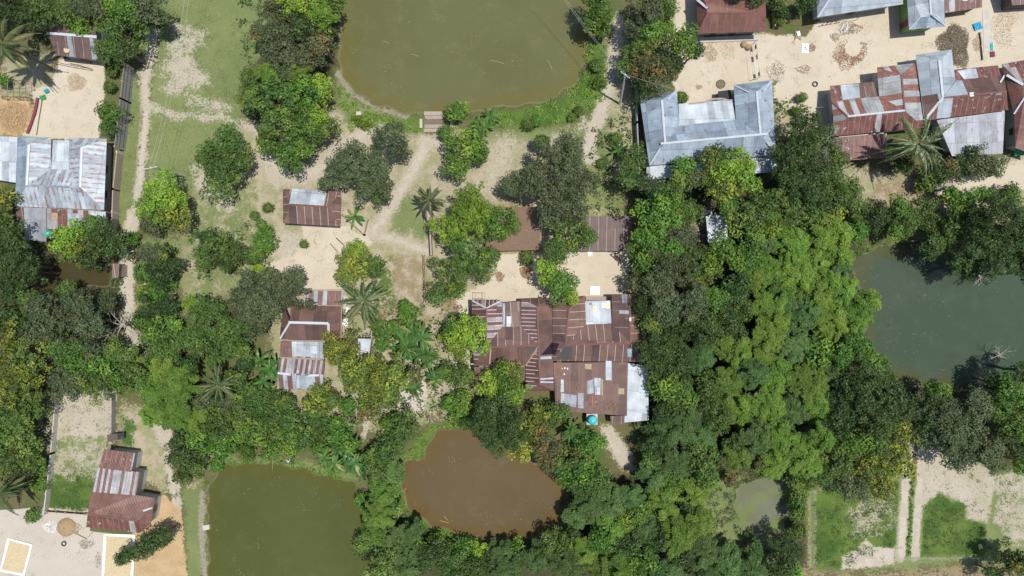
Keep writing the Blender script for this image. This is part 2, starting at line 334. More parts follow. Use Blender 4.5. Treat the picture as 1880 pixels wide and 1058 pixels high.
Ln('path', [(295,790),(308,830),(312,870),(318,900),(322,950)], 11, .35); Ln('path', [(326,880),(330,950)], 7, .3)
A('conc', [(738,700),(795,700),(775,758),(730,752)], .6); Ln('path', [(700,740),(712,790)], 20, .5); Ln('path', [(680,750),(668,800)], 10, .5)
A('path', [(1098,782),(1125,782),(1160,835),(1166,866),(1140,860),(1112,815)], .6)
A('path', [(318,48),(378,60),(352,105),(362,125),(382,150),(345,172),(302,165),(300,120),(308,100),(303,75)], 1.0, .62)
Ln('path', [(278,60),(276,110),(266,150)], 20, .6); Ln('path', [(266,150),(269,200),(263,260),(257,330),(246,400)], 15, .4)
Ln('dry', [(258,150),(259,200),(254,260),(248,330),(240,400)], 9, .4)
Ln('path', [(244,395),(234,450),(232,500),(234,560),(240,630),(232,650)], 26, .4)
Ln('path', [(278,196),(300,204),(330,213),(400,214),(465,232),(486,262),(496,300),(512,330)], 11, .7, .85); Ln('path', [(350,183),(420,198)], 12, .9, .62)
Ln('path', [(488,270),(505,320),(560,322),(600,305),(640,265),(660,250),(700,246)], 34, 1.0, .85); Ln('path', [(360,310),(372,345),(420,380)], 16, 1, .75)
Ln('path', [(785,262),(770,290),(745,335),(722,370),(702,402),(680,430)], 19, .6); Ln('path', [(780,262),(830,265)], 22, .9, .8); Ln('path', [(680,432),(720,438),(785,462)], 14, .6); Ln('path', [(640,400),(672,430)], 30, .9,.85)
Ln('path', [(1135,40),(1130,90),(1125,130),(1112,180),(1095,225),(1080,262),(1082,290)], 23, .6); Ln('path', [(1095,225),(1050,245),(1010,262)], 12, 1.2, .7); Ln('path', [(930,260),(900,330),(860,350)], 22, 1.8, .6)
Ln('mud', [(372,905),(368,960),(372,1010),(376,1060)], 9, .3); Ln('mud', [(620,135),(645,172),(690,198),(745,215)], 8, .3)
Ln('mud', [(470,1000),(471,1001)], 1)
A('grass', [(330,430),(480,400),(500,500),(420,560),(330,570)], 1.8, .62)
A('grass', [(340,340),(470,340),(470,420),(345,430)], 1.4, .66)
A('grass', [(1290,880),(1365,870),(1400,1000),(1330,1010),(1285,960)], .8); A('dry', [(1320,940),(1365,930),(1370,1000),(1330,1000)], .8, .6); A('vivid', [(1345,890),(1368,880),(1372,960),(1350,960)], .8, .7)
# paddies lower right
A('grass', [(1486,880),(1900,860),(1900,1034),(1760,1034),(1600,1048),(1490,1044)], .6)
A('vivid', [(1492,905),(1652,880),(1644,1000),(1560,1046),(1494,1042)], .4)
A('field', [(1568,940),(1590,915),(1635,910),(1630,965),(1590,985),(1565,975)], 1.2, .53)
A('path', [(1545,1022),(1572,1010),(1590,988),(1604,1004),(1643,1006),(1640,1036),(1570,1046),(1545,1044)], .25)
Ln('path', [(1670,820),(1664,880),(1658,950),(1654,1022)], 17, .25); Ln('path', [(1692,820),(1690,880),(1684,950),(1680,1022)], 15, .25)
A('field', [(1692,818),(1800,850),(1826,872),(1824,905),(1812,962),(1778,952),(1772,922),(1722,905),(1696,930)], .4, .85)
A('vivid', [(1698,922),(1726,905),(1748,922),(1772,918),(1780,952),(1812,962),(1808,1022),(1690,1022)], .4)
A('field', [(1832,868),(1960,890),(1960,1010),(1860,1000),(1828,960)], .5, .62); Ln('grass', [(1824,868),(1821,1020)], 9, .3)
A('litter', [(1380,1044),(1490,1048),(1600,1056),(1760,1040),(1900,1046),(1900,1110),(1380,1110)], .9, .66); Ln('mud', [(1652,880),(1648,1024)], 2, .2, .7); Ln('mud', [(1496,900),(1496,1040)], 3, .3, .62); Ln('mud', [(1650,1026),(1800,1026)], 3, .3, .65); A('dark', [(1440,870),(1482,880),(1484,1050),(1440,1060)], .6, .8); Ln('dry', [(1486,900),(1488,1040)], 7, .4, .8)
# shade-loving, bare dark floor of the groves
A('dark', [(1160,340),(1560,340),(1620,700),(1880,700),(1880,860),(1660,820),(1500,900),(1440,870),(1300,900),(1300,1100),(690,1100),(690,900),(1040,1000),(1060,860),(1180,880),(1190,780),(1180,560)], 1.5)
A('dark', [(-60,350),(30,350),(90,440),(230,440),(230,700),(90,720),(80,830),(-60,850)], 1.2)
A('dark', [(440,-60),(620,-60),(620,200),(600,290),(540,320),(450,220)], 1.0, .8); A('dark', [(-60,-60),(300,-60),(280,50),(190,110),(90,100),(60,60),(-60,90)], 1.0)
ZZ = np.zeros(SH); WATER = {}
WL = -.35
for nm, poly in PONDS.items():
    s_ = sdist(poly)
    wob = .22*np.sin(XX*1.7+np.sin(YY*1.1)*1.3)+.18*np.sin(YY*2.3+np.sin(XX*.9))
    s_ = s_+wob*.8; WATER[nm] = s_
    ZZ = np.minimum(ZZ, np.clip(WL - s_*.55, -2.2, 0)); paint('mud', s_+.02, .12, .62)
ZZ += np.where(ZZ > -.01, .035*np.sin(XX*1.3+YY*.7)*np.sin(YY*.9-XX*.4), 0)
gm, n_, l_, gp = newmat('ground_material'); g = G(gm.node_tree); gpos = g.pos()
m1, m2, m3 = (g.attr(k) for k in ('m1', 'm2', 'm3')); a1 = [n for n in (m1, m2, m3)]
S1, S2, S3 = g.sep(m1), g.sep(m2), g.sep(m3)
al = [g.attr(k, 'Alpha') for k in ('m1', 'm2', 'm3')]
src = {'grass': S1[0], 'sand': S1[1], 'path': S1[2], 'dry': al[0], 'straw': S2[0], 'field': S2[1], 'vivid': S2[2], 'conc': al[1], 'litter': S3[0], 'mud': S3[1], 'dark': S3[2]}
nA = g.noise(.55, 6, gpos, .62); nB = g.noise(3.2, 5, gpos, .65); nC = g.noise(.12, 4, gpos); nD = g.noise(9, 3, gpos, .7); vo = g.vor(2.6, gpos)
def edge(ch, amp=1.1, w=.10):
    v = g.math('ADD', src[ch], g.math('MULTIPLY', g.math('SUBTRACT', g.math('ADD', g.math('MULTIPLY', nA, .5), g.math('MULTIPLY', nB, .5)), .5), amp*2.3))
    lo = g.math('MULTIPLY', v, g.math('GREATER_THAN', src[ch], .02)); return g.step(lo, .5-w, .5+w)
def shades(c1, c2, c3, t1=nA, t2=nB, a=.4, b=.62, f3=.6):
    return g.mix(g.math('MULTIPLY', g.step(t2, .52, .72), f3), g.mix(g.step(t1, a, b), c1, c2), c3)
col = shades((.13,.115,.055), (.085,.115,.035), (.20,.17,.10))
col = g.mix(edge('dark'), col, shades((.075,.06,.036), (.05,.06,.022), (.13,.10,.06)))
col = g.mix(edge('dry', 1.2, .2), col, shades((.39,.335,.24), (.27,.265,.14), (.43,.38,.31), a=.38, b=.6, f3=.7))
col = g.mix(edge('litter', 1.3, .15), col, shades((.30,.22,.15), (.25,.20,.11), (.36,.28,.20)))
col = g.mix(edge('grass', 1.0, .18), col, shades((.185,.215,.085), (.145,.185,.068), (.25,.25,.14), t1=nC, a=.40, b=.60, f3=.75))
col = g.mix(edge('vivid', 1.0, .12), col, shades((.060,.115,.024), (.115,.17,.038), (.045,.088,.02), t1=g.noise(.3, 5, gpos, .6), t2=nB, a=.38, b=.62, f3=.5))
fc = shades((.45,.40,.325), (.38,.34,.25), (.27,.255,.13), t1=nC, t2=nB, f3=.9)
fc = g.mix(g.math('MULTIPLY', g.step(g.math('ADD', vo, g.math('MULTIPLY', nB, .3)), .46, .28), .75), fc, (.22,.19,.11)); col = g.mix(edge('field', 1.0, .15), col, fc)
col = g.mix(edge('path', 1.1, .16), col, shades((.48,.43,.35), (.43,.38,.30), (.32,.285,.205), a=.44, b=.56, f3=.9))
col = g.mix(edge('straw', .9, .15), col, shades((.47,.34,.19), (.42,.29,.155), (.53,.40,.25)))
sandc = shades((.545,.480,.372), (.505,.437,.33), (.45,.385,.29), t1=nC, a=.4, b=.62, f3=.35); sandc = g.mix(g.math('MULTIPLY', g.step(g.noise(4, 6, gpos, .85), .56, .72), .25), sandc, (.36,.30,.22)); sandc = g.mix(g.math('MULTIPLY', g.step(g.noise(.5, 6, gpos, .75), .52, .64), .5), sandc, (.42,.37,.29)); sandc = g.mix(g.math('MULTIPLY', g.step(g.noise(.22, 5, gpos, .7), .56, .68), .5), sandc, (.60,.55,.47)); sandc = g.mix(g.math('MULTIPLY', g.step(g.noise(1.4, 6, gpos, .85), .62, .72), .4), sandc, (.33,.27,.19)); col = g.mix(edge('sand', .8, .12), col, sandc)
concc = shades((.50,.452,.38), (.47,.42,.35), (.41,.375,.325), t1=nC, f3=.4); stain = g.math('MULTIPLY', g.step(g.noise(.38, 6, gpos, .7), .61, .67), .45); concc = g.mix(stain, concc, (.30,.26,.22)); col = g.mix(edge('conc', .25, .08), col, concc)
col = g.mix(edge('mud', .8, .15), col, shades((.30,.27,.21), (.24,.22,.15), (.36,.33,.27)))
kk = g.math('MULTIPLY_ADD', nD, .35, .825); cc = n_.new('ShaderNodeCombineColor'); [l_.new(kk, cc.inputs[i]) for i in range(3)]
col = g.mix(1.0, col, cc.outputs[0], 'MULTIPLY')
l_.new(col, gp.inputs['Base Color']); gp.inputs['Roughness'].default_value = .95; gp.inputs['Specular IOR Level'].default_value = .15
hb = g.math('ADD', g.math('MULTIPLY', nB, .5), g.math('MULTIPLY', nD, .4)); l_.new(g.bump(hb, .55, .12), gp.inputs['Normal'])
def stack(a, b, c, d): return np.stack([MASK[a].ravel(), MASK[b].ravel(), MASK[c].ravel(), MASK[d].ravel()], 1)
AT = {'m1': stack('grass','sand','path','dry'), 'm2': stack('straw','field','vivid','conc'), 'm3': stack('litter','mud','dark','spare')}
VV = np.stack([XX.ravel(), YY.ravel(), ZZ.ravel()], 1)
ny, nx = SH; idx = np.arange(ny*nx).reshape(ny, nx)
FF = np.stack([idx[:-1,:-1], idx[:-1,1:], idx[1:,1:], idx[1:,:-1]], -1)
def fc_(a): return (a[:-1,:-1]+a[1:,1:])/2
cat = np.zeros(FF.shape[:2], int)
cat[fc_(np.maximum(MASK['field'], MASK['vivid'])) > .5] = 4
cat[fc_(MASK['grass']) > .5] = 1
cat[fc_(np.maximum(MASK['field'], MASK['vivid'])) > .5] = 4
cat[fc_(MASK['path']) > .5] = 2
cat[fc_(np.maximum(np.maximum(MASK['sand'], MASK['conc']), MASK['straw'])) > .5] = 3
cat[fc_(ZZ) < -.3] = 5
def submesh(name, F, z=None, shore=None):
    u, inv = np.unique(F.ravel(), return_inverse=True); V = VV[u].copy()
    at_ = {k: a[u] for k, a in AT.items()}
    if z is not None: V[:,2] = z; at_ = {'shore': shore.ravel()[u]}
    return np_mesh(name, V, inv.reshape(F.shape), None if z is not None else gm, at_, smooth=z is None)
for i, nm in enumerate(['ground','grass','dirt_path','courtyard','crop_field','pond_bed']):
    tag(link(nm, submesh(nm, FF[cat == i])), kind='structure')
# ------------------------------------------------------------------ water
def water(name, c1, c2, duck=None, rough=.07, shore_reflection=None):
    m, n, l, p = newmat(name); g = G(m.node_tree); ps = g.pos()
    c = g.mix(g.step(g.noise(.06, 3, ps), .4, .6), c1, c2); c = g.mix(g.math('MULTIPLY', g.step(g.noise(11, 2, ps, .8), .72, .78), .35), c, (.3,.29,.2))
    shore_reflection = shore_reflection or tuple(v*k for v, k in zip(c1, (1.12, .95, .62)))  # browner band along the banks: tree reflection put into the water colour
    sh = g.math('ADD', g.attr('shore', 'Fac'), g.math('MULTIPLY', g.math('SUBTRACT', g.noise(.45, 4, ps), .5), 3.2)); c = g.mix(g.math('MULTIPLY', g.step(sh, 2.6, .6), .6), c, shore_reflection); c = g.mix(g.math('MULTIPLY', g.step(g.attr('shore', 'Fac'), .35, -.1), .6), c, (.22,.20,.13))
    c = g.mix(g.math('MULTIPLY', g.step(g.noise(.35, 7, ps, .8), .48, .72), .30), c, tuple(min(v*1.45+.01, 1) for v in c1))
    if duck: c = g.mix(g.step(g.noise(.35, 6, ps, .7), .47, .58), c, duck)
    l.new(c, p.inputs['Base Color']); p.inputs['Roughness'].default_value = rough; p.inputs['IOR'].default_value = 1.33
    l.new(g.bump(g.noise(3.5, 4, ps), .12, .04), p.inputs['Normal']); return m
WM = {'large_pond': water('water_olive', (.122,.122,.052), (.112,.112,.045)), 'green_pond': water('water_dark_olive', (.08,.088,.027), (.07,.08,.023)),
 'brown_pond': water('water_brown', (.112,.085,.042), (.10,.076,.036)), 'teal_pond': water('water_grey_green', (.058,.082,.056), (.050,.075,.046), shore_reflection=(.085,.08,.025)),
 'weedy_pond': water('water_weedy', (.135,.15,.10), (.16,.17,.12), (.15,.19,.06), shore_reflection=(.13,.14,.07)), 'ditch_water': water('water_ditch', (.055,.052,.026), (.045,.042,.022))}
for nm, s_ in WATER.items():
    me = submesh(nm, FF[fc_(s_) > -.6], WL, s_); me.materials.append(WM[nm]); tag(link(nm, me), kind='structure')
# ------------------------------------------------------------------ buildings
def inset_poly(pts, d):
    """shrink a polygon (list of xy) by d metres; works for either winding"""
    n = len(pts); area = sum(pts[i][0]*pts[(i+1)%n][1]-pts[(i+1)%n][0]*pts[i][1] for i in range(n)); s = 1 if area > 0 else -1; out = []
    for i in range(n):
        a, b, c = (Vector(pts[(i+k) % n][:2]) for k in (-1, 0, 1)); e1 = (b-a).normalized(); e2 = (c-b).normalized()
        n1 = Vector((-e1.y, e1.x))*s; n2 = Vector((-e2.y, e2.x))*s; m = n1+n2
        m = m/max(m.dot(n1), .35) if m.length > .1 else n1
        out.append((b.x+m.x*d, b.y+m.y*d))
    return out
class House:
    def __init__(s, label, name='house', cat='house', group='tin roofed houses'):
        s.a = (name, label, cat, group); s.planes = []; s.root = None; s.todo = []
    def _root(s, p):
        if s.root is None: s.root = empty(s.a[0], (p.x, p.y, 0), s.a[1], s.a[2], s.a[3])
    def walls(s, pts, z, mat='wall', inset=.55, doors=()):
        W3 = [at(x, y, z) for x, y in pts]; c = sum(W3, Vector())/len(W3); s._root(c)
        Q = inset_poly([(v.x, v.y) for v in W3], inset); mb = MB(); mb.prism(Q, 0, z+.02); w = mb.build('wall', M[mat], s.root)
        for (i, f, kind) in doors:            # edge index, fraction along it, d(oor) or w(indow)
            a = Vector(Q[i]); b = Vector(Q[(i+1) % len(Q)]); e = (b-a).normalized(); nrm = Vector((e.y, -e.x))
            cc = Vector((sum(q[0] for q in Q)/len(Q), sum(q[1] for q in Q)/len(Q))); p = a.lerp(b, f)
            if (p-cc).dot(nrm) < 0: nrm = -nrm
            hw, z0, z1 = (.45, .05, 2.0) if kind == 'd' else (.45, .95, 1.75)
            mb = MB(); rz = math.atan2(e.y, e.x); org = (p.x+nrm.x*.02, p.y+nrm.y*.02, 0)
            mb.box((-hw, -.04, z0), (hw, .04, z1), rz, org); o = mb.build('door' if kind == 'd' else 'window', M['door'] if kind == 'd' else M['win'], s.root)
            fr = MB()
            fr.box((-hw-.07, -.06, z0), (-hw, .06, z1+.07), rz, org); fr.box((hw, -.06, z0), (hw+.07, .06, z1+.07), rz, org); fr.box((-hw, -.06, z1), (hw, .06, z1+.07), rz, org)
            fo = fr.build('frame', M['wood'], s.root); fo.parent = o
        return s
    def plane(s, pts, mat, along=(0, 1), part='roof_slope'):
        P = [at(*p) for p in pts]; s._root(sum(P, Vector())/len(P))
        n = (P[1]-P[0]).cross(P[2]-P[0]).normalized()
        if n.z < 0: P = P[::-1]; k = len(P); along = tuple(k-1-i for i in along); n = (P[1]-P[0]).cross(P[2]-P[0]).normalized()
        e = (P[along[1]]-P[along[0]]); e.z = 0; e.normalize(); e = (e-n*e.dot(n)).normalized(); v = n.cross(e); o = P[along[0]]
        uo = random.uniform(0, 40); uv = [((p-o).dot(e)+uo, (p-o).dot(v)) for p in P]
        mb = MB(); tris = []
        for q in range(1, len(P)-1): mb.face([P[0], P[q], P[q+1]], [uv[0], uv[q], uv[q+1]]); tris.append((P[0], P[q], P[q+1]))
        mt = T[mat] if isinstance(mat, str) and mat in T else (M[mat] if isinstance(mat, str) else mat)
        r = mb.build(part, mt, s.root, thick=.04); s.planes.append((o, n, e, v, tris)); s.last = r; return s
    def patch(s, quad, mat, pl=-1, part='roof_sheet', lift=.03):
        """a loose sheet lying on the slope pl"""
        o, n, e, v, tris = s.planes[pl]; C = Vector((0, 0, H))
        def hit(x, y):
            d = at(x, y, 0)-C; best = None
            for a, b, c in tris:
                m_ = (b-a).cross(c-a)
                if m_.length < 1e-6: continue
                m_.normalize(); t = (a-C).dot(m_)/d.dot(m_); p = C+d*t
                w = min((b-a).cross(p-a).dot(m_), (c-b).cross(p-b).dot(m_), (a-c).cross(p-c).dot(m_))
                if best is None or w > best[0]: best = (w, p+m_*(lift if m_.z > 0 else -lift))
            return best[1]
        mb = MB(); q = [Vector((*c_, 0)) for c_ in quad]; N_ = 4
        for i in range(N_):
            for j in range(N_):
                P = []
                for (a, b) in ((i, j), (i+1, j), (i+1, j+1), (i, j+1)):
                    w = q[0].lerp(q[1], a/N_).lerp(q[3].lerp(q[2], a/N_), b/N_); P.append(hit(w.x, w.y))
                if (P[1]-P[0]).cross(P[2]-P[0]).z < 0: P = P[::-1]
                mb.face(P, [((p-o).dot(e)+3.3, (p-o).dot(v)) for p in P])
        mt = T[mat] if isinstance(mat, str) and mat in T else M[mat]
        mb.build(part, mt, s.root, thick=.012); return s
    def cap(s, pts, mat='cap', w=.2, part='ridge_cap'):
        if mat == 'caprust': w = min(w, .11)
        w = min(w, .17)
        mb = MB()
        for a, b in zip(pts, pts[1:]):
            a, b = at(*a), at(*b); d = (b-a); f = Vector((-d.y, d.x, 0)).normalized()*w
            up = Vector((0, 0, .09)); dn = Vector((0, 0, .035))
            mb.face([a+f+dn, a+up, b+up, b+f+dn]); mb.face([a+up, a-f+dn, b-f+dn, b+up])
        mt = T[mat] if mat in T else M[mat]; mb.build(part, mt, s.root, thick=.02); return s
def shed_posts(h, pts, z):
    for x, y in pts:
        p = at(x, y, z); mb = MB(); mb.tube([(p.x, p.y, 0), (p.x, p.y, z)], .06); mb.build('post', M['wood'], h.root)
# shed beside the coconut palm
h = House('rusty brown shed with silver stripes above the walled yard, beside a coconut palm', 'shed', 'shed', 'small tin sheds')
h.plane([(105,102,2.4),(190,112,2.4),(176,67,3.4),(86,61,3.4)], 'rustdark').patch([(122,65),(131,66),(138,105),(128,104)], 'grey').patch([(164,67),(170,67),(180,110),(170,109)], 'silver')
h.plane([(92,40,2.5),(176,46,2.5),(176,67,3.4),(86,61,3.4)], 'rustdark').cap([(86,61,3.4),(178,68,3.4)], w=.3)
h.walls([(105,102),(190,112),(176,46),(92,40)], 2.4, 'tinwall', .35, [(0,.4,'d')])
# large silver house, left edge
h = House('large silver house spotted with rust at the left edge, below the walled yard')
E, Rg = 2.8, 4.0; s = 'silverrust'
h.plane([(27,379,E),(33,249,E),(53,265,Rg),(49,341,Rg)], 'blue').plane([(33,249,E),(94,253,E),(53,265,Rg)], 'silver')
h.plane([(94,253,E),(93,311,E),(49,341,Rg),(53,265,Rg)], s).plane([(93,311,E),(126,312,E),(147,344,Rg),(49,341,Rg)], s)
h.plane([(126,312,E),(127,253,E),(150,270,Rg),(147,344,Rg)], s).plane([(127,253,E),(196,255,E),(150,270,Rg)], s)
h.plane([(196,255,E),(191,386,E),(147,344,Rg),(150,270,Rg)], s).plane([(27,379,E),(191,386,E),(147,344,Rg),(49,341,Rg)], s)
h.plane([(95,258,2.3),(127,258,2.3),(126,313,2.7),(93,312,2.7)], 'white')
h.cap([(53,266,Rg),(49,341,Rg)]).cap([(150,271,Rg),(147,344,Rg)]).cap([(49,341,Rg),(147,344,Rg)], 'grey', .15)
h.plane([(29,381,2.6),(44,381,2.6),(43,412,2.2),(32,414,2.2)], 'rustdark', part='lean_to_roof').plane([(44,382,2.6),(85,383,2.6),(85,444,1.9),(45,440,1.9)], 'grey', part='lean_to_roof')
h.plane([(86,383,2.6),(195,388,2.6),(194,428,2.1),(86,420,2.1)], 'rustpatch', part='lean_to_roof')
h.patch([(95,391),(106,391),(106,403),(95,403)], 'wood').patch([(125,391),(144,392),(146,418),(124,417)], 'white').patch([(165,388),(194,389),(194,402),(174,400)], 'white').cap([(166,392,2.55),(193,425,2.15)], 'white', .1)
h.walls([(30,250),(94,253),(94,262),(127,262),(127,254),(196,255),(192,425),(86,420),(60,420),(30,384)], 2.1, 'wallgrey', .5, [(5,.3,'w'),(5,.6,'w'),(2,.5,'d')])
h = House('plain pale grey roof cut by the left edge, beside the rust-spotted silver house')
h.plane([(-40,248,2.7),(32,252,2.7),(29,336,2.3),(-40,325,2.3)], 'white').walls([(-40,248),(32,252),(29,336),(-40,325)], 2.25, 'wallgrey', .4)
# small hipped house in the centre left
h = House('small maroon hipped house with pale silver panels, above the sandy yard')
E, Rg = 2.5, 3.5
h.plane([(519,347,E),(626,352,E),(604,380,Rg),(533,376,Rg)], 'rust').patch([(536,346.5),(600,351.5),(595,378),(531,374)], 'white')
h.plane([(520,410,E),(624,416,E),(604,380,Rg),(533,376,Rg)], 'rust').plane([(519,347,E),(520,410,E),(533,376,Rg)], 'rust').plane([(624,416,E),(626,352,E),(604,380,Rg)], 'rust')
h.cap([(533,376,Rg),(604,380,Rg)], 'caprust').cap([(604,380,Rg),(624,415,E)], 'caprust', .12)
h.walls([(519,347),(626,352),(624,416),(520,410)], 2.45, 'wall', .5, [(2,.4,'d'),(2,.75,'w'),(2,.2,'w')])
# long house left of the centre palm
h = House('long stepped house of maroon and silver roofs left of the big feathery palm')
h.plane([(563,534,2.5),(630,534,2.5),(628,560,2.9),(556,560,2.9)], 'striped2', part='lean_to_roof')
E, Rg = 2.7, 3.9
h.plane([(534,560,E),(627,563,E),(603,594,Rg),(532,592,Rg)], 'rustplain').plane([(513,623,E),(592,625,E),(603,594,Rg),(532,592,Rg)], 'rustplain')
h.plane([(627,563,E),(626,627,E),(592,625,E),(603,594,Rg)], 'rustplain').plane([(520,560,E),(513,623,E),(532,592,Rg)], 'rustplain')
h.cap([(530,592,Rg),(603,594,Rg)], w=.16).cap([(603,594,Rg),(603,612,3.2)], w=.16).cap([(532,592,Rg),(514,622,E)], w=.12)
h.plane([(515,627,2.6),(592,628,2.6),(595,660,2.2),(514,655,2.2)], 'striped2', part='lean_to_roof').patch([(536,627),(572,627),(571,655),(537,654)], 'white').patch([(572,627),(583,628),(582,650),(572,648)], 'white')
h.plane([(513,658,2.3),(596,662,2.3),(594,688,3.0),(510,685,3.0)], 'striped3').plane([(509,714,2.3),(592,716,2.3),(594,688,3.0),(510,685,3.0)], 'striped2').patch([(545,689),(576,690),(576,714),(545,713)], 'white')
h.cap([(510,685,3.0),(534,688,3.0)], w=.14).cap([(566,690,3.0),(586,689,3.0)], w=.14)
for q in ([(558,560,2.93),(628,562,2.93)], [(513,625,2.75),(592,626,2.75)], [(514,656,2.4),(594,660,2.4)], [(627,562,2.8),(626,624,2.8)], [(563,533,2.55),(634,532,2.55)]): h.cap(q, 'capbeam', .06, 'batten')
h.walls([(563,538),(628,538),(626,624),(592,640),(592,712),(511,711),(514,640),(536,600),(536,566)], 2.15, 'wall', .35, [(1,.5,'d'),(3,.3,'d')])
# great rust complex in the centre
h = House('rusty U-shaped house with white seam lines, left half of the central complex')
E, Rg = 2.8, 4.0; s = 'rustlines'
h.plane([(870,672,E),(866,551,E),(893,566,Rg),(892,638,Rg)], s).plane([(866,551,E),(922,551,E),(893,566,Rg)], s).plane([(922,551,E),(922,600,E),(892,638,Rg),(893,566,Rg)], s)
h.plane([(922,600,E),(957,600,E),(988,634,Rg),(892,638,Rg)], 'rust').plane([(957,600,E),(957,549,E),(986,563,Rg),(988,634,Rg)], s).plane([(957,549,E),(1013,547,E),(986,563,Rg)], 'rustdark')
h.plane([(1013,547,E),(1017,718,E),(991,706,Rg),(986,563,Rg)], 'rustplain').patch([(992,655),(1012,654),(1012,659),(992,660)], 'white').patch([(991,695),(1016,693),(1016,696),(991,698)], 'white').patch([(991,700),(1016,701),(1016,703),(991,703)], 'white')
h.plane([(965,672,E),(870,672,E),(892,638,Rg),(988,634,Rg)], 'rustplain').patch([(968,640),(986,637),(969,657),(968,657)], 'darktin').patch([(900,641),(902,641),(900,668),(898,668)], 'capbeam').plane([(965,718,E),(965,672,E),(988,634,Rg),(991,706,Rg)], s).plane([(1017,718,E),(965,718,E),(991,706,Rg)], 'rustplain')
h.cap([(893,566,Rg),(892,638,Rg)], 'caprust').cap([(892,638,Rg),(988,634,Rg)], 'caprust').cap([(986,563,Rg),(991,706,Rg)], 'caprust').cap([(867,552,E),(893,566,Rg)], 'cap', .1).cap([(922,551,E),(893,566,Rg)], 'cap', .08).cap([(965,672,E+.02),(988,636,Rg)], 'capbeam', .07)
h.plane([(924,556,2.3),(957,553,2.3),(957,602,2.75),(922,602,2.75)], 'rust', part='lean_to_roof').patch([(930,581),(938,581),(938,600),(930,600)], 'white').patch([(922.5,557),(927,557),(927,600),(922.5,600)], 'grey')
h.plane([(870,674,2.7),(964,674,2.7),(964,702,2.3),(874,706,2.3)], 'rustplain', part='lean_to_roof')
h.walls([(867,552),(922,552),(922,600),(957,600),(957,550),(1013,548),(1017,716),(966,716),(966,700),(874,702)], 2.3, 'wall', .5, [(2,.5,'d'),(0,.5,'w'),(8,.4,'w')])
h = House('rusty U-shaped house with a bright silver porch roof, right half of the central complex')
E, Rg = 2.9, 4.1
h.plane([(1015,663,E),(1014,549,E),(1045,566,Rg),(1038,632,Rg)], 'rust').plane([(1014,549,E),(1074,543,E),(1045,566,Rg)], 'rustplain').plane([(1074,543,E),(1076,596,E),(1038,632,Rg),(1045,566,Rg)], 'rust')
h.plane([(1076,596,E),(1123,594,E),(1157,631,Rg),(1038,632,Rg)], 'rust').plane([(1123,594,E),(1123,541,E),(1156,560,Rg),(1157,631,Rg)], 'rustdark').patch([(1137,570),(1156,571),(1156,577),(1137,576)], 'white').plane([(1123,541,E),(1186,540,E),(1156,560,Rg)], 'rustdark').patch([(1142,541),(1152,541),(1151,557),(1142,557)], 'grey')
h.plane([(1186,540,E),(1187,665,E),(1157,631,Rg),(1156,560,Rg)], 'rust').plane([(1015,663,E),(1187,665,E),(1157,631,Rg),(1038,632,Rg)], 'rust').patch([(1151,640),(1160,640),(1160,655),(1151,655)], 'blue')
h.cap([(1045,566,Rg),(1038,632,Rg)], 'caprust').cap([(1038,632,Rg),(1157,631,Rg)], 'caprust').cap([(1156,560,Rg),(1157,631,Rg)], 'caprust').cap([(1157,583,Rg+.02),(1157,590,Rg+.02)], 'white', .22)
h.cap([(1073,543.5,2.95),(1045,566,Rg)], 'caprust', .1).patch([(1019,661),(1038,636),(1050,637),(1050,661)], 'darktin', 5)
h.plane([(1074,553,2.4),(1122,552,2.4),(1123,595,2.82),(1075,597,2.82)], 'white', part='porch_roof').patch([(1105,556),(1112,556),(1112,565),(1105,565)], 'tarp', part='sheet').patch([(1113,556),(1120,556),(1120,567),(1113,567)], 'yellow', part='sheet').patch([(1089,562),(1095,562),(1095,571),(1089,571)], 'yellow', part='sheet').patch([(1082,556),(1087,556),(1087,560),(1082,560)], 'leafbrown', part='sheet')
h.walls([(1014,549),(1074,544),(1074,566),(1122,566),(1123,542),(1186,541),(1187,663),(1016,661)], 2.4, 'wall', .5, [(2,.5,'d'),(2,.2,'w')])
p1_, p2_ = at(1074,548,0), at(1121,547,0); mb = MB(); mb.box((p1_.x, p1_.y-.25, 0), (p2_.x, p1_.y+.25, 1.0)); mb.build('porch_wall', M['brick'], h.root)
h = House('broad low patchwork roof of rust and silver sheets beside a turquoise water tank')
E, L_ = 2.9, 2.2
h.plane([(1016,666,E),(1153,665,E),(1151,764,L_),(1020,754,L_)], 'rustplain')
for q, m_ in (([(1112,662),(1123,662),(1123,698),(1112,698)], 'white'), ([(1078,700),(1089,696),(1090,722),(1078,724)], 'grey'), ([(1091,694),(1103,694),(1102,725),(1092,725)], 'white'), ([(1030,722),(1059,726),(1058,748),(1029,745)], 'grey'), ([(1061,722),(1072,722),(1072,750),(1061,749)], 'grey'),
              ([(1074,668),(1086,668),(1086,678),(1074,678)], 'wood'), ([(1135,713),(1146,713),(1146,724),(1135,724)], 'wood'), ([(1080,726),(1098,726),(1097,747),(1080,746)], 'rustpatch'), ([(1030,697),(1035,697),(1035,720),(1029,720)], 'white'), ([(1104,696),(1107,696),(1107,726),(1104,726)], 'wood')): h.patch(q, m_)
for x, y in ((1032,677),(1037,676),(1042,677),(1036,687)): h.patch([(x-1,y-1.5),(x+1,y-1.5),(x+1,y+1.5),(x-1,y+1.5)], 'tarp', part='paint_fleck')
h.plane([(1153,667,2.75),(1190,672,2.6),(1191,772,2.1),(1146,776,2.1)], 'white', part='lean_to_roof').plane([(1120,764,2.1),(1146,764,2.1),(1146,780,1.9),(1122,778,1.9)], 'rustdark', part='lean_to_roof')
h.walls([(1017,667),(1188,671),(1189,768),(1100,760),(1100,740),(1022,748)], 2.05, 'wall', .35, [(2,.7,'w')])
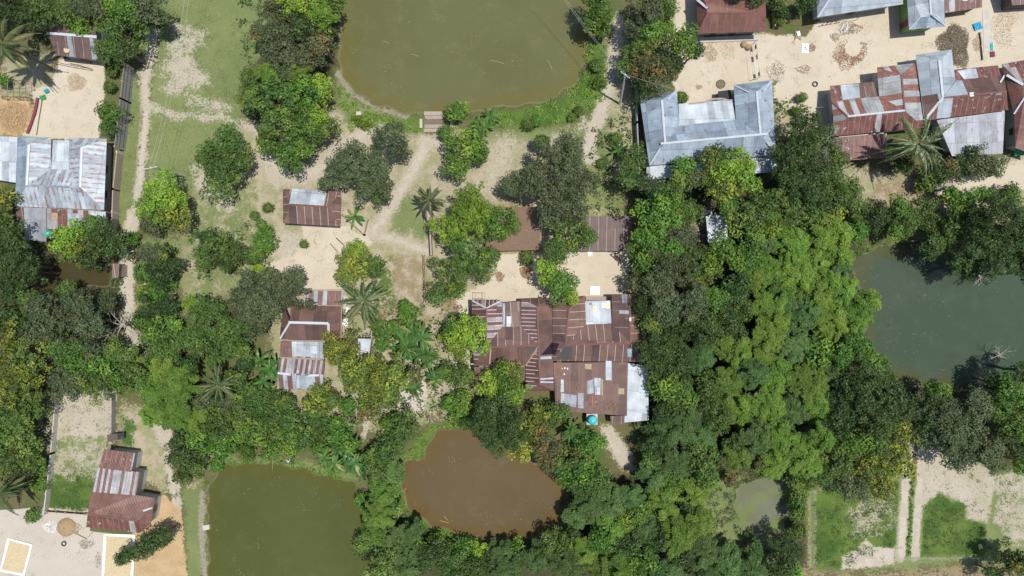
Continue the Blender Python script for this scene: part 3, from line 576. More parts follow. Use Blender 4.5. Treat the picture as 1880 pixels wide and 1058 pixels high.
# thatched and brown sheds
h = House('brown thatched shed behind the lime green tree, above the sandy yard', 'thatched_shed', 'shed', 'small sheds above the central yard')
h.plane([(888,462,2.2),(990,459,2.2),(992,425,3.1),(900,420,3.1)], thatch).plane([(905,380,2.2),(985,380,2.2),(992,425,3.1),(900,420,3.1)], thatch).walls([(888,462),(990,459),(985,380),(900,380)], 2.15, 'wall', .4, [(0,.5,'d')])
h = House('plain brown tin shed half in tree shadow, above the sandy yard', 'shed', 'shed', 'small sheds above the central yard')
h.plane([(1060,461,2.3),(1160,461,2.3),(1160,397,2.9),(1066,398,2.9)], 'rustdark').walls([(1062,459),(1160,459),(1160,399),(1067,400)], 2.25, 'wall', .35, [(0,.6,'d')])
# blue-grey U house
h = House('big blue-grey U-shaped tin house with a curved porch front, right of the pond path')
E, Rg = 3.0, 4.3; s = 'blue'
h.plane([(1192,304,E),(1175,184,E),(1215,184,Rg),(1221,263,Rg)], s).plane([(1175,184,E),(1243,165,E),(1215,184,Rg)], s).plane([(1243,165,E),(1247,231,E),(1221,263,Rg),(1215,184,Rg)], s)
h.plane([(1247,231,E),(1351,220,E),(1395,247,Rg),(1221,263,Rg)], 'blue').plane([(1351,220,E),(1347,156,E),(1389,168,Rg),(1395,247,Rg)], s).plane([(1347,156,E),(1417,147,E),(1389,168,Rg)], s)
h.plane([(1417,147,E),(1425,285,E),(1397,247,Rg),(1389,168,Rg)], s).plane([(1192,304,E),(1425,285,E),(1397,247,Rg),(1221,263,Rg)], 'blue')
h.cap([(1215,184,Rg),(1221,263,Rg)], w=.13).cap([(1213,264,Rg),(1409,246,Rg)], w=.13).cap([(1389,168,Rg),(1396,246,Rg)], w=.13).cap([(1193,303,E),(1212,272,Rg-.2)], w=.1).cap([(1242,166,E),(1226,183,Rg-.4)], w=.08).cap([(1348,157,E),(1375,170,Rg-.3)], w=.08).cap([(1416,148,E),(1401,168,Rg-.3)], w=.08).cap([(1424,283,E),(1408,262,Rg-.3)], w=.08)
h.plane([(1246,191,2.45),(1344,183,2.45),(1351,221,2.9),(1247,232,2.9)], 'white', part='porch_roof').plane([(1187,307,2.7),(1427,288,2.7),(1428,316,2.3),(1186,330,2.3)], 'white', part='lean_to_roof')
h.walls([(1176,185),(1243,166),(1244,205),(1346,197),(1347,157),(1417,148),(1427,310),(1188,327)], 2.3, 'wallgrey', .5, [(2,.5,'d'),(7,.3,'w'),(7,.6,'w'),(1,.5,'w')])
mb = MB(); cur = [at(x, y, 0) for x, y in [(1256,200),(1268,199),(1282,197),(1291,194),(1302,191),(1316,191),(1328,194),(1346,193)]]
for a, b in zip(cur, cur[1:]):
    d = (b-a).normalized(); nn = Vector((-d.y, d.x, 0))*.12; mb.prism([(a-nn)[:2], (b-nn)[:2], (b+nn)[:2], (a+nn)[:2]], 0, 2.5)
mb.build('curved_parapet', M['brick'], h.root)
h = House('dark open pen against the blue-grey U house, facing the sandy court', 'animal_pen', 'pen', 'small pens')
h.plane([(1318,168,1.5),(1341,165,1.5),(1343,181,1.8),(1319,181,1.8)], 'black').walls([(1319,168),(1341,166),(1342,180),(1320,181)], 1.4, 'darkwood', .1)
# red-brown house at the top
h = House('plain red-brown hipped house at the top edge, above the sandy court')
E, Rg = 3.0, 4.3
h.plane([(1281,62,E),(1407,58,E),(1385,22,Rg),(1298,24,Rg)], 'red').plane([(1278,-30,E),(1281,62,E),(1298,24,Rg),(1296,8,Rg)], 'red').plane([(1278,-30,E),(1405,-32,E),(1385,22,Rg),(1298,24,Rg),(1296,8,Rg)], 'red').plane([(1405,-32,E),(1407,58,E),(1385,22,Rg)], 'red')
h.cap([(1280,0,3.4),(1298,15,Rg)], w=.16).cap([(1298,24,Rg),(1385,22,Rg)], 'caprust', .12).cap([(1298,26,Rg),(1282,61,E)], 'caprust', .12)
h.walls([(1281,62),(1407,58),(1405,-32),(1279,-30)], 2.95, 'wall', .75, [(0,.25,'d'),(0,.6,'d'),(0,.85,'w')])
mb = MB(); a, b = at(1284,75,0), at(1392,70,0); d = (b-a).normalized(); mb.box((0,-.35,0),((b-a).length,.35,.25), math.atan2(d.y, d.x), a); mb.build('plinth', M['conc'], h.root)
# top right row
h = House('long plain silver house cut by the top edge, dark stains on its roof')  # dark stains are random blotches of the tin material
h.plane([(1501,32,3.0),(1658,8,3.0),(1640,-30,4.2),(1530,-12,4.2)], 'silver').plane([(1496,-60,3.0),(1501,32,3.0),(1530,-12,4.2),(1526,-50,4.2)], 'silver').plane([(1658,8,3.0),(1655,-60,3.0),(1640,-30,4.2)], 'silver').cap([(1530,-12,4.2),(1501,32,3.0)], w=.12)
h.walls([(1501,32),(1658,8),(1655,-60),(1497,-60)], 2.95, 'wallgrey', .7, [(0,.3,'w'),(0,.5,'d'),(0,.7,'w')])
h = House('silver gabled house with a green side wall and red door, at the top edge')
E, Rg = 3.1, 4.3
h.plane([(1663,-40,E),(1669,55,E),(1690,31,4.0),(1709,28,Rg),(1706,-40,Rg)], 'silver').plane([(1735,49,E),(1733,-40,E),(1706,-40,Rg),(1709,28,Rg),(1721,28,4.0)], 'silver').plane([(1669,55,E),(1735,49,E),(1721,28,4.0),(1690,31,4.0)], 'blue')
h.cap([(1706,-30,Rg),(1709,27,Rg)], w=.12).cap([(1669,54,E),(1690,31,4.0),(1721,28,4.0),(1735,48,E)], w=.08)
h.walls([(1665,-40),(1669,55),(1735,49),(1733,-40)], 3.05, 'green', .6, [(0,.85,'d'),(1,.5,'w')])
h = House('small rusty lean-to house with a tiny skylight, right of the green-walled house')
h.plane([(1735,24,2.4),(1803,14,2.4),(1803,-30,3.2),(1735,-30,3.2)], 'rustpatch').patch([(1742,-10),(1752,-10),(1753,20),(1742,22)], 'grey').patch([(1767,-3),(1776,-3),(1776,2),(1767,2)], 'white').walls([(1736,24),(1803,14),(1803,-30),(1736,-30)], 2.35, 'darkwood', .35, [(0,.5,'d')])
h = House('dark rusty roof corner cut by the top right corner of the photo')
h.plane([(1858,10,2.5),(1920,6,2.5),(1920,-40,3.3),(1856,-40,3.3)], 'rustdark').walls([(1858,10),(1920,6),(1920,-40),(1857,-40)], 2.45, 'darkwood', .35)
# striped L house
h = House('L-shaped house with rust and silver striped roof, left of the silver winged house')
E, Rg = 3.0, 4.1; s = 'striped'
h.plane([(1524,158,2.4),(1605,150,2.4),(1612,177,2.85),(1527,187,2.85)], 'rustpatch', part='lean_to_roof').patch([(1543,157),(1577,154),(1579,180),(1547,184)], 'white').patch([(1577,154),(1605,151),(1611,176),(1580,180)], 'rustdark')
h.plane([(1527,187,E),(1614,177,E),(1661,203,Rg),(1556,214,Rg)], s).plane([(1532,250,E),(1527,187,E),(1556,214,Rg)], s).plane([(1532,250,E),(1697,235,E),(1661,203,Rg),(1556,214,Rg)], 'rustpatch')
h.plane([(1614,177,E),(1610,124,E),(1655,137,Rg),(1661,203,Rg)], s).plane([(1610,124,E),(1680,116,E),(1655,137,Rg)], s).plane([(1680,116,E),(1697,235,E),(1661,203,Rg),(1655,137,Rg)], s)
h.plane([(1532,253,2.7),(1628,245,2.7),(1628,290,2.2),(1538,296,2.2)], 'rustpatch', part='lean_to_roof').cap([(1556,214,Rg),(1661,203,Rg)], 'cap', .12).cap([(1655,137,Rg),(1661,203,Rg)], 'caprust').cap([(1527,187,E),(1556,214,Rg)], 'caprust', .1)
h.walls([(1525,159),(1606,151),(1612,170),(1610,126),(1680,117),(1696,236),(1628,245),(1626,286),(1538,292)], 2.15, 'wallgrey', .4, [(8,.3,'w'),(8,.6,'w'),(0,.5,'d')])
h = House('silver winged house joined to brown and rust slopes, in the middle of the right row')
E, Rg = 3.0, 4.2
h.plane([(1681,101,E),(1747,91,E),(1724,111,Rg)], 'silver').plane([(1697,222,E),(1681,101,E),(1724,111,Rg),(1731,180,Rg)], 'silver').patch([(1692.5,177),(1721,172),(1726,190),(1698,219)], 'rustplain').plane([(1747,91,E),(1754,148,E),(1731,180,Rg),(1724,111,Rg)], 'silver')
h.plane([(1752,128,2.4),(1832,120,2.4),(1838,140,2.85),(1754,149,2.85)], 'rustpatch', part='lean_to_roof').patch([(1757,130),(1792,126),(1796,143),(1770,146)], 'white')
h.plane([(1754,148,E),(1843,139,E),(1848,168,Rg),(1731,180,Rg)], 'rustplain').patch([(1755,148.5),(1766,148),(1778,176),(1731,180)], 'silver').plane([(1697,222,E),(1851,202,E),(1848,168,Rg),(1731,180,Rg)], 'rustpatch').patch([(1724,182),(1750,180),(1745,215),(1719,218)], 'silver')
h.plane([(1720,221,2.8),(1845,206,2.8),(1841,282,2.2),(1748,287,2.2)], 'grey', part='lean_to_roof').cap([(1724,111,Rg),(1731,180,Rg)], w=.14).cap([(1731,180,Rg),(1697,221,E)], w=.18).cap([(1731,180,Rg),(1848,168,Rg)], 'caprust', .12).cap([(1836,152,3.6),(1844,139,3.1)], w=.12)
h.patch([(1779,171),(1786,170),(1787,177),(1780,178)], 'tarp', -3, 'skylight') if False else None
h.walls([(1682,102),(1747,92),(1752,132),(1832,124),(1850,204),(1840,276),(1748,280),(1720,222),(1697,221)], 2.15, 'wallgrey', .4, [(0,.5,'d'),(5,.5,'w')])
mb = MB(); p = at(1783,174,4.15); mb.box((-.25,-.25,0),(.25,.25,.12), .1, p); o_ = mb.build('roof_vent', M['tarp'], h.root)
h = House('red-brown house with white hip caps cut by the right edge')
E, Rg = 3.0, 4.1
h.plane([(1839,118,E),(1910,105,E),(1910,155,Rg),(1878,156,Rg)], 'rustpatch').plane([(1862,212,E),(1839,118,E),(1878,156,Rg),(1881,180,Rg)], 'red').plane([(1862,212,E),(1881,180,Rg),(1910,176,Rg),(1910,288,2.6),(1864,272,2.6)], 'red').plane([(1910,155,Rg),(1910,176,Rg),(1881,180,Rg),(1878,156,Rg)], 'rustpatch')
h.cap([(1848,138,3.45),(1878,156,Rg)], w=.16).cap([(1862,210,E),(1881,180,Rg)], w=.16).walls([(1840,119),(1910,106),(1910,284),(1865,270),(1862,212)], 2.5, 'tinwall', .4, [(3,.5,'w')])
# house bottom left
h = House('stepped rusty house with white wall on its right, in the lower left yard')
h.plane([(192,825,2.6),(248,832,2.6),(241,867,3.0),(181,859,3.0)], 'rustpatch').plane([(180,859,2.9),(258,867,2.9),(249,910,3.3),(168,903,3.3)], 'striped3')
h.plane([(167,903,2.9),(248,909,3.0),(284,915,2.9),(254,957,3.8),(161,944,3.8)], 'red', along=(3, 4)).plane([(158,968,2.9),(257,979,2.9),(254,957,3.8),(161,944,3.8)], 'rustpatch').plane([(284,915,2.9),(277,962,2.9),(257,979,2.9),(254,957,3.8)], 'red')
h.patch([(262,936),(280,931),(279,934),(263,940)], 'white').cap([(161,944,3.8),(254,957,3.8)], 'caprust', .14)
h.walls([(193,826),(248,832),(243,865),(258,868),(250,910),(284,916),(277,960),(258,976),(159,965),(181,860)], 2.55, 'wallgrey', .3, [(5,.5,'w'),(7,.5,'d'),(7,.8,'w')])
# small things with roofs
h = House('tiny white roofed store dappled with leaf shadow in the grove', 'store_hut', 'hut', 'small huts')
h.plane([(1300,446,2.2),(1336,441,2.2),(1334,396,2.7),(1296,397,2.7)], 'white').walls([(1300,445),(1335,440),(1333,398),(1297,399)], 2.15, 'tinwall', .2, [(0,.5,'d')])
h = House('tiny square white roofed wash hut right of the yellow-green tree crown', 'wash_hut', 'hut', 'small huts')
h.plane([(660,646,2.0),(678,649,2.0),(682,622,2.4),(656,622,2.4)], 'white').walls([(660,645),(678,648),(681,624),(657,624)], 1.95, 'wall', .12, [(0,.5,'d')])
h = House('small silver topped hut below the flat grey roof in the right row', 'store_hut', 'hut', 'small huts')
h.plane([(1694,349,2.1),(1728,347,2.1),(1728,334,2.4),(1696,337,2.4)], 'white').plane([(1727,350,1.9),(1752,348,1.9),(1748,336,2.2),(1727,337,2.2)], 'wall').walls([(1695,348),(1750,347),(1747,337),(1697,339)], 1.85, 'wall', .15)
h = House('narrow rust roofed gatehouse by the bend of the left path', 'gatehouse', 'hut', 'small huts')
h.plane([(205,511,2.3),(218,510,2.3),(219,484,2.5),(206,484,2.5)], 'rust').walls([(205,511),(218,510),(219,484),(206,484)], 2.25, 'wall', .15)
h = House('small dark wooden hutch between the pale field and the rusty house', 'hutch', 'hutch', 'small pens')
h.plane([(198,812,.9),(216,808,.9),(215,796,1.2),(196,799,1.2)], 'darkwood').plane([(216,808,.9),(228,806,.8),(228,794,.9),(215,796,1.2)], 'black').walls([(198,811),(226,806),(226,796),(198,800)], .85, 'darkwood', .08)
# ------------------------------------------------------------------ foliage meshes
def unit(v): return v/np.maximum(np.linalg.norm(v, axis=-1, keepdims=True), 1e-9)
def leaf_quads(c, nrm, size, asp=.55, fold=.25, tdir=None):
    """rhombic leaves: centre c, facing nrm"""
    n = len(c); r = unit(rng.normal(size=(n, 3))) if tdir is None else tdir
    t = unit(r - nrm*(r*nrm).sum(1, keepdims=True)); b = np.cross(nrm, t); s = size[:, None]
    p0 = c-t*s; p2 = c+t*s-nrm*s*fold; p1 = c+b*s*asp; p3 = c-b*s*asp
    V = np.stack([p0, p1, p2, p3], 1).reshape(-1, 3); F = np.arange(4*n).reshape(n, 4); return V, F
def crown_mesh(name, mat, Rw, zr=.75, lobe=.62, leaf=.2, dens=1.0, flush=.0, seed=0, rag=.18, asp=.55, spread=.75):
    global rng
    rng = np.random.default_rng(seed)
    nl = int(max(12, 2.6*(Rw/lobe)**1.75)); C = []
    ph = rng.uniform(0, 6.28, 4); am = rag*rng.uniform(.5, 1.2, 4)
    for i in range(nl):
        f = (i+.5)/nl; z = 1-f*1.35; rr = math.sqrt(max(0, 1-z*z)) if z > 0 else 1.0; a = i*2.39996+rng.normal()*.35
        irr = 1+sum(am[k]*math.sin((k+2)*a+ph[k]) for k in range(4)); dep = rng.uniform(.78, 1.04) if rng.random() < .8 else rng.uniform(.45, .75)
        Re = Rw-lobe*.75; C.append((math.cos(a)*rr*Re*irr*dep, math.sin(a)*rr*Re*irr*dep, max(z, -.35)*Rw*zr*(dep*.8+.2)+rng.normal()*.12*lobe))
    C = np.array(C); nl = len(C); lr = lobe*rng.uniform(.65, 1.35, nl); lt = rng.random(nl); lf = (rng.random(nl) < flush).astype(float)
    per = np.maximum((lr/leaf)**2*4.2*dens, 8).astype(int); li = np.repeat(np.arange(nl), per); n = len(li)
    d = unit(rng.normal(size=(n, 3))); d[:, 2] = np.abs(d[:, 2])*.9+rng.uniform(-.35, .1, n); d = unit(d)
    rad = (rng.random(n)**.35)[:, None]; c = C[li]+d*lr[li][:, None]*rad*np.array([1.15, 1.15, .8])
    nrm = unit(d*.85+np.array([0, 0, .4])+unit(rng.normal(size=(n, 3)))*spread*.7)
    nrm[:, 2] = np.abs(nrm[:, 2]); s = leaf*rng.uniform(.6, 1.3, n); V, F = leaf_quads(c, nrm, s, asp)
    tint = np.clip(.55*lt[li]+.45*rng.random(n), 0, 1); fl = np.clip(lf[li]*(rad[:, 0] > .55)*rng.uniform(.5, 1, n)+(rng.random(n) < flush*.2)*.7, 0, 1)
    return np_mesh(name, V, F, mat, {'tint': np.repeat(tint, 4), 'flush': np.repeat(fl, 4)})
def plume_mesh(name, mat, Rw, seed=0, npl=40):
    """bamboo clump seen as arching feathery plumes"""
    global rng
    rng = np.random.default_rng(seed); Cs = []; Ns = []; Ts = []; S = []; TI = []; FLs = []
    npl = int(npl*(Rw/3)**1.6)
    for i in range(npl):
        a = i*2.39996+rng.normal()*.3; r = Rw*math.sqrt((i+.5)/npl)*rng.uniform(.75, 1.08); L = rng.uniform(1.2, 2.6); w = rng.uniform(.24, .52)
        o = np.array([math.cos(a)*r, math.sin(a)*r, Rw*.9*(1-(r/Rw)**1.7)+rng.normal()*.38]); a2 = a+rng.normal()*.45
        dr = unit(np.array([math.cos(a2), math.sin(a2), -.15-.7*(r/Rw)**2])); n = int(430*L); t = rng.uniform(-.5, .5, n)
        sd = np.cross(dr, [0, 0, 1.]); sd /= np.linalg.norm(sd); wid = w*(1-np.abs(t*1.6)**2)+.1; q = rng.normal(size=n)*.5
        c = o+dr*(t*L)[:, None]+sd*(q*wid)[:, None]+np.array([0, 0, 1.])*(-np.abs(q)*wid*.5+rng.normal(size=n)*.08-.3*np.maximum(t, 0)**2*L)[:, None]
        td = unit(dr*.8+sd*np.sign(q)[:, None]*.7+rng.normal(size=(n, 3))*.35); nn = unit(np.array([0, 0, 1.])+rng.normal(size=(n, 3))*.5+dr*.25)
        Cs.append(c); Ns.append(nn); Ts.append(td); S.append(rng.uniform(.08, .19, n)); tl = rng.random(); TI.append(np.clip(.5*tl+.5*rng.random(n), 0, 1)); FLs.append((rng.random(n) < .12)*1.*(rng.random() < .6))
    V, F = leaf_quads(np.concatenate(Cs), np.concatenate(Ns), np.concatenate(S), .3, .2, np.concatenate(Ts))
    return np_mesh(name, V, F, mat, {'tint': np.repeat(np.concatenate(TI), 4), 'flush': np.repeat(np.concatenate(FLs), 4)})
def palm_mesh(name, mat, Rw, seed=0, nf=26):
    global rng
    rng = np.random.default_rng(seed); V = []; F = []; TI = []; FL = []
    def quad(a, b, c, d, t, f):
        i = len(V); V.extend([a, b, c, d]); F.append((i, i+1, i+2, i+3)); TI.extend([t]*4); FL.extend([f]*4)
    up = np.array([0, 0, 1.])
    for k in range(nf):
        a = k*2.39996+rng.normal()*.38; ag = k/nf; el = 1.15-1.35*ag+rng.normal()*.12; L = Rw*rng.uniform(.72, 1.12)*(1.0 if ag > .15 else .75); p = np.array([0, 0, .0]); dh = np.array([math.cos(a), math.sin(a), 0]); P = [p]; m = 16
        e = el
        for j in range(m): e -= (1.5-.35*ag)/m*(.6+.8*j/m); p = p+(dh*math.cos(e)+up*math.sin(e))*L/m*1.18; P.append(p)
        P = np.array(P); sd = np.cross(dh, up); t0 = rng.uniform(.1, .9); dead = 1.0 if (ag > .78 and rng.random() < .6) else (.35 if rng.random() < .25 else 0.0)
        for j in range(m):
            w = .045*(1-j/m)+.012; quad(P[j]-sd*w, P[j]+sd*w, P[j+1]+sd*w*.85, P[j+1]-sd*w*.85, 1.0, .5)
        nl = 46
        for q in range(nl):
            f = .12+.88*q/nl; x = f*m; j = min(int(x), m-1); c = P[j]+(P[j+1]-P[j])*(x-j); dd = unit(P[j+1]-P[j]); ll = (.95*math.sin(min(f*1.15+.12, 1)*math.pi)**.6+.12)*L*.165
            for sg in (-1, 1):
                td = unit(dd*rng.uniform(.7, 1.1)+sd*sg*rng.uniform(.6,1.0)-up*rng.uniform(.4, 1.1)); wv = unit(np.cross(td, up))*.035*(Rw/4)
                t = np.clip(t0*.35+.65*rng.random()**1.5, 0, 1); e1 = c+td*ll*.55+up*.02; e2 = c+td*ll-up*ll*.35
                quad(c-wv, c+wv, e1+wv*1.1, e1-wv*1.1, t, dead); quad(e1-wv*1.1, e1+wv*1.1, e2+wv*.3, e2-wv*.3, t, dead)
    return np_mesh(name, V, F, mat, {'tint': TI, 'flush': FL})
def banana_mesh(name, mat, Rw, seed=0, nplant=3, nf=9, width=.2, palmy=False):
    global rng
    rng = np.random.default_rng(seed); V = []; F = []; TI = []; FL = []; up = np.array([0, 0, 1.])
    for pl in range(nplant):
        a0 = rng.uniform(0, 6.28); rr = 0 if nplant == 1 else Rw*.42; o = np.array([math.cos(a0+pl*6.28/nplant)*rr, math.sin(a0+pl*6.28/nplant)*rr, rng.uniform(-.4, .2)]); Lb = Rw*(1 if nplant == 1 else .72)
        for k in range(nf):
            a = k*2.39996+rng.normal()*.2; dh = np.array([math.cos(a), math.sin(a), 0]); sd = np.cross(dh, up); el = rng.uniform(.3, 1.0); L = Lb*rng.uniform(.7, 1.15); m = 7; p = o.copy(); P = [p]; e = el
            for j in range(m): e -= 1.35/m; p = p+(dh*math.cos(e)+up*math.sin(e))*L/m*1.1; P.append(p)
            t = rng.random(); fl = 1.0 if rng.random() < .05 else 0.; W_ = width*rng.uniform(.8, 1.3)
            for j in range(m):
                w0 = W_*math.sin(math.pi*(j/m*.9+.06))**.7; w1 = W_*math.sin(math.pi*((j+1)/m*.9+.06))**.7
                for sg in (-1, 1):
                    i = len(V); jig = rng.uniform(.75, 1.1); V.extend([P[j], P[j+1], P[j+1]+sd*sg*w1*jig-up*w1*.35, P[j]+sd*sg*w0*jig-up*w0*.35]); F.append((i, i+1, i+2, i+3) if sg > 0 else (i+3, i+2, i+1, i)); tt = np.clip(t+rng.normal()*.12, 0, 1); TI.extend([tt]*4); FL.extend([fl]*4)
    return np_mesh(name, V, F, mat, {'tint': TI, 'flush': FL})
def tube_mesh(name, segs, mat):
    mb = MB()
    for pts, rad in segs: mb.tube(pts, rad, 5)
    me = bpy.data.meshes.new(name); me.from_pydata(mb.v, [], mb.f); me.materials.append(mat); me.update(); return me
def trunk_segs(hh, r, Rw, seed, limbs=6):
    rd = random.Random(seed); top = hh*.55; S = [([(0,0,-.15),(rd.uniform(-.15,.15),rd.uniform(-.15,.15),top*.5),(rd.uniform(-.3,.3),rd.uniform(-.3,.3),top)], [r*1.3, r, r*.75])]
    bx, by, _ = S[0][0][-1]
    for k in range(limbs):
        a = k*6.283/limbs+rd.uniform(-.4,.4); L = Rw*rd.uniform(.45,.75); z1 = hh*rd.uniform(.66,.9)
        S.append(([(bx,by,top*.8),(bx+math.cos(a)*L*.5,by+math.sin(a)*L*.5,(top+z1)/2+.1),(bx+math.cos(a)*L,by+math.sin(a)*L,z1)], [r*.55, r*.35, r*.12]))
    return S
def bare_segs(Rw, seed, n=9):
    rd = random.Random(seed); S = []
    def br(p, d, L, r, dep):
        m = 4; pts = [p]; rad = [r]; v = Vector(d)
        for i in range(m): v = (v+Vector((rd.uniform(-.22,.22), rd.uniform(-.22,.22), rd.uniform(-.1,.12)))).normalized(); pts.append(pts[-1]+v*L/m); rad.append(r*(1-.72*(i+1)/m))
        S.append((pts, rad))
        if dep > 0:
            for k in range(3 if dep > 1 else 4):
                q = pts[rd.choice([2,3,4,4])]; dd = (v+Vector((rd.uniform(-.9,.9), rd.uniform(-.9,.9), rd.uniform(-.2,.3)))).normalized(); br(q, dd, L*rd.uniform(.4,.65), max(r*.42, .018), dep-1)
    for k in range(n):
        a = k*6.283/n+rd.uniform(-.3,.3); br(Vector((0,0,-.6)), (math.cos(a), math.sin(a), rd.uniform(.25,.9)), Rw*.8, .075, 2)
    return S
PROTO = {}
SPEC = { # lobe, leaf, dens, flush, zr, rag, trunk radius
 'D': dict(lobe=.60, leaf=.14, dens=1.15, flush=0, zr=.72), 'O': dict(lobe=.55, leaf=.135, dens=1.0, flush=.10, zr=.62), 'M': dict(lobe=.62, leaf=.15, dens=1.0, flush=.12, zr=.75),
 'V': dict(lobe=.70, leaf=.165, dens=1.0, flush=.15, zr=.75), 'L': dict(lobe=.58, leaf=.14, dens=1.0, flush=.3, zr=.7), 'Y': dict(lobe=.52, leaf=.155, dens=.95, flush=.34, zr=.65),
 'K': dict(lobe=.52, leaf=.14, dens=.95, flush=.42, zr=.65)}
def proto(t, rw):
    sizes = [1.0, 1.5, 2.1, 2.8, 3.6]; sz = min(sizes, key=lambda q: abs(q-rw)); v = random.randrange(2 if t in 'XCN' else 3); key = (t, sz, v)
    if key not in PROTO:
        seed = (ord(t)*131+int(sz*10)*7+v*977) % 99991; nm = {'B':'bamboo','G':'feathery_crown','C':'palm_crown','N':'banana_leaves','X':'bare_branches'}.get(t, 'crown')
        if t in 'BG': me = plume_mesh(nm, FM[t], sz, seed)
        elif t == 'C': me = palm_mesh(nm, FM['C'], sz, seed)
        elif t == 'N': me = banana_mesh(nm, FM['N'], sz, seed, nplant=1 if sz < 1.6 else (3 if sz < 2.5 else 5), nf=11, width=.13+.02*sz)
        elif t == 'X': me = tube_mesh(nm, bare_segs(sz, seed), barkp)
        else: me = crown_mesh(nm, FM[t], sz, seed=seed, **SPEC[t])
        PROTO[key] = (me, sz)
    return PROTO[key]
TR = {}
def trunk_mesh(t, hh, rw):
    key = (t in 'CN', t in 'BG', round(hh), round(rw)); 
    if key not in TR:
        hh_, rw_ = max(round(hh), 1), max(round(rw), 1)
        if t in 'CN': segs = [([(0,0,-.15),(.05,0,hh_*.5),(0,0,hh_)], [.2,.14,.13])]
        elif t in 'BG': segs = [([(math.cos(k)*.15*k**.5,math.sin(k)*.15*k**.5,-.1),(math.cos(k)*.35*rw_*.5,math.sin(k)*.35*rw_*.5,hh_*.6),(math.cos(k)*rw_*.55,math.sin(k)*rw_*.55,hh_*.85)], [.05,.04,.02]) for k in range(1,13)]
        else: segs = trunk_segs(hh_, .05+.05*rw_, rw_, int(hh_*10+rw_*3))
        TR[key] = tube_mesh('trunk', segs, barkp if t in 'BG' else bark)
    return TR[key]
KIND = {'D': ('dark_leaved_tree','tree','dark green'), 'O': ('mango_tree','tree','olive grey-green'), 'M': ('leafy_tree','tree','mid green'), 'V': ('fresh_green_tree','tree','bright green'),
 'L': ('lime_green_tree','tree','lime green'), 'Y': ('yellow_tipped_tree','tree','yellow-tipped green'), 'K': ('orange_tipped_tree','tree','orange-flushed green'), 'B': ('bamboo_clump','bamboo','feathery yellow-green'),
 'G': ('feathery_tree','tree','feathery cool green'), 'C': ('coconut_palm','palm tree','long-fronded'), 'N': ('banana_plant','banana plant','broad-leaved'), 'X': ('bare_tree','bare tree','leafless grey')}
LM = [('the coconut palm in the top left corner',18,88),('the rusty shed in the top left yard',140,80),('the walled sandy yard, top left',130,180),('the bare patch on the lawn',335,110),('the rust-spotted silver house',110,315),
 ('the leaning electricity pole on the lawn',305,314),('the left dirt path\'s middle bend',240,430),('the dark ditch water at left',100,520),('the pale fenced field at lower left',150,790),('the stepped rusty house, lower left',225,900),
 ('the green pond\'s top left corner',410,860),('the green pond\'s top right corner',650,880),('the green pond\'s right shore',690,1000),('the brown pond\'s left shore',738,900),('the brown pond\'s top tip',810,785),('the brown pond\'s bottom shore',900,995),('the brown pond\'s right shore',1042,925),
 ('the large top pond\'s left shore',622,90),('the large top pond\'s stone steps',795,212),('the large top pond\'s right shore',1080,90),('the small maroon hipped house',572,380),('the sandy yard of the long stepped house',590,470),('the long stepped house',560,640),
 ('the feathery palm in the middle',672,555),('the tiny white wash hut',668,635),('the lower end of the long stepped house',550,725),('the thatched shed',940,430),('the brown tin shed in the middle',1110,430),('the centre yard\'s leaf heaps',940,505),('the rusty U-shaped house',930,630),
 ('the silver porch roof',1098,575),('the turquoise water tank',1087,770),('the sandy path below the tank',1135,825),('the blue-grey U-shaped house',1300,230),('the upper right pole',1148,140),('the red-brown house at the top',1340,30),('the striped L-shaped house',1610,200),
 ('the coconut palm over the right houses',1680,270),('the flat grey roof in the right row',1795,245),('the white roofed store in the grove',1315,420),('the teal pond\'s top left corner',1600,460),('the teal pond\'s left shore',1590,570),('the teal pond\'s lower left corner',1650,700),
 ('the teal pond\'s top shore',1760,460),('the teal pond at the right edge',1860,560),('the teal pond\'s bottom shore',1760,718),('the small weedy pond',1390,935),('the left rice paddy at lower right',1570,960),('the tilled strip beside the paddies',1672,860),('the right rice paddy',1755,970),('the pale plot in the right corner',1860,930),
 ('the bottom edge\'s grove middle',1200,1040),('the left edge\'s grove',10,660),('the bamboo grove\'s heart',1450,620),('the bamboo grove\'s lower half',1420,760),('the grove\'s bare brown gap',1380,600),('the patchwork roof\'s right side',1190,700)]
ORD = ['nearest','second nearest','third nearest','fourth nearest','fifth nearest','sixth nearest','seventh nearest','eighth nearest','ninth nearest','tenth nearest']
TREES = []
def tree(t, px, py, r, h=None, label=None, small=False):
    h = h if h is not None else {'C': 8, 'N': 2.6, 'B': 6.5, 'X': 4.5}.get(t, 2.2+r/13.7*1.35)
    hsh = int(px*37+py*91)//7 % 10
    if t == 'M' and py > 850 and 680 < px < 1400 and hsh < 6: t = 'G'; r = r*1.06
    if t == 'M' and 640 < py < 860 and 1180 < px < 1330 and hsh < 3: t = 'G'
    if t == 'B' and px > 1300 and hsh < 2: t = 'G'
    TREES.append(dict(t=t, px=px, py=py, r=r, h=h, label=label))
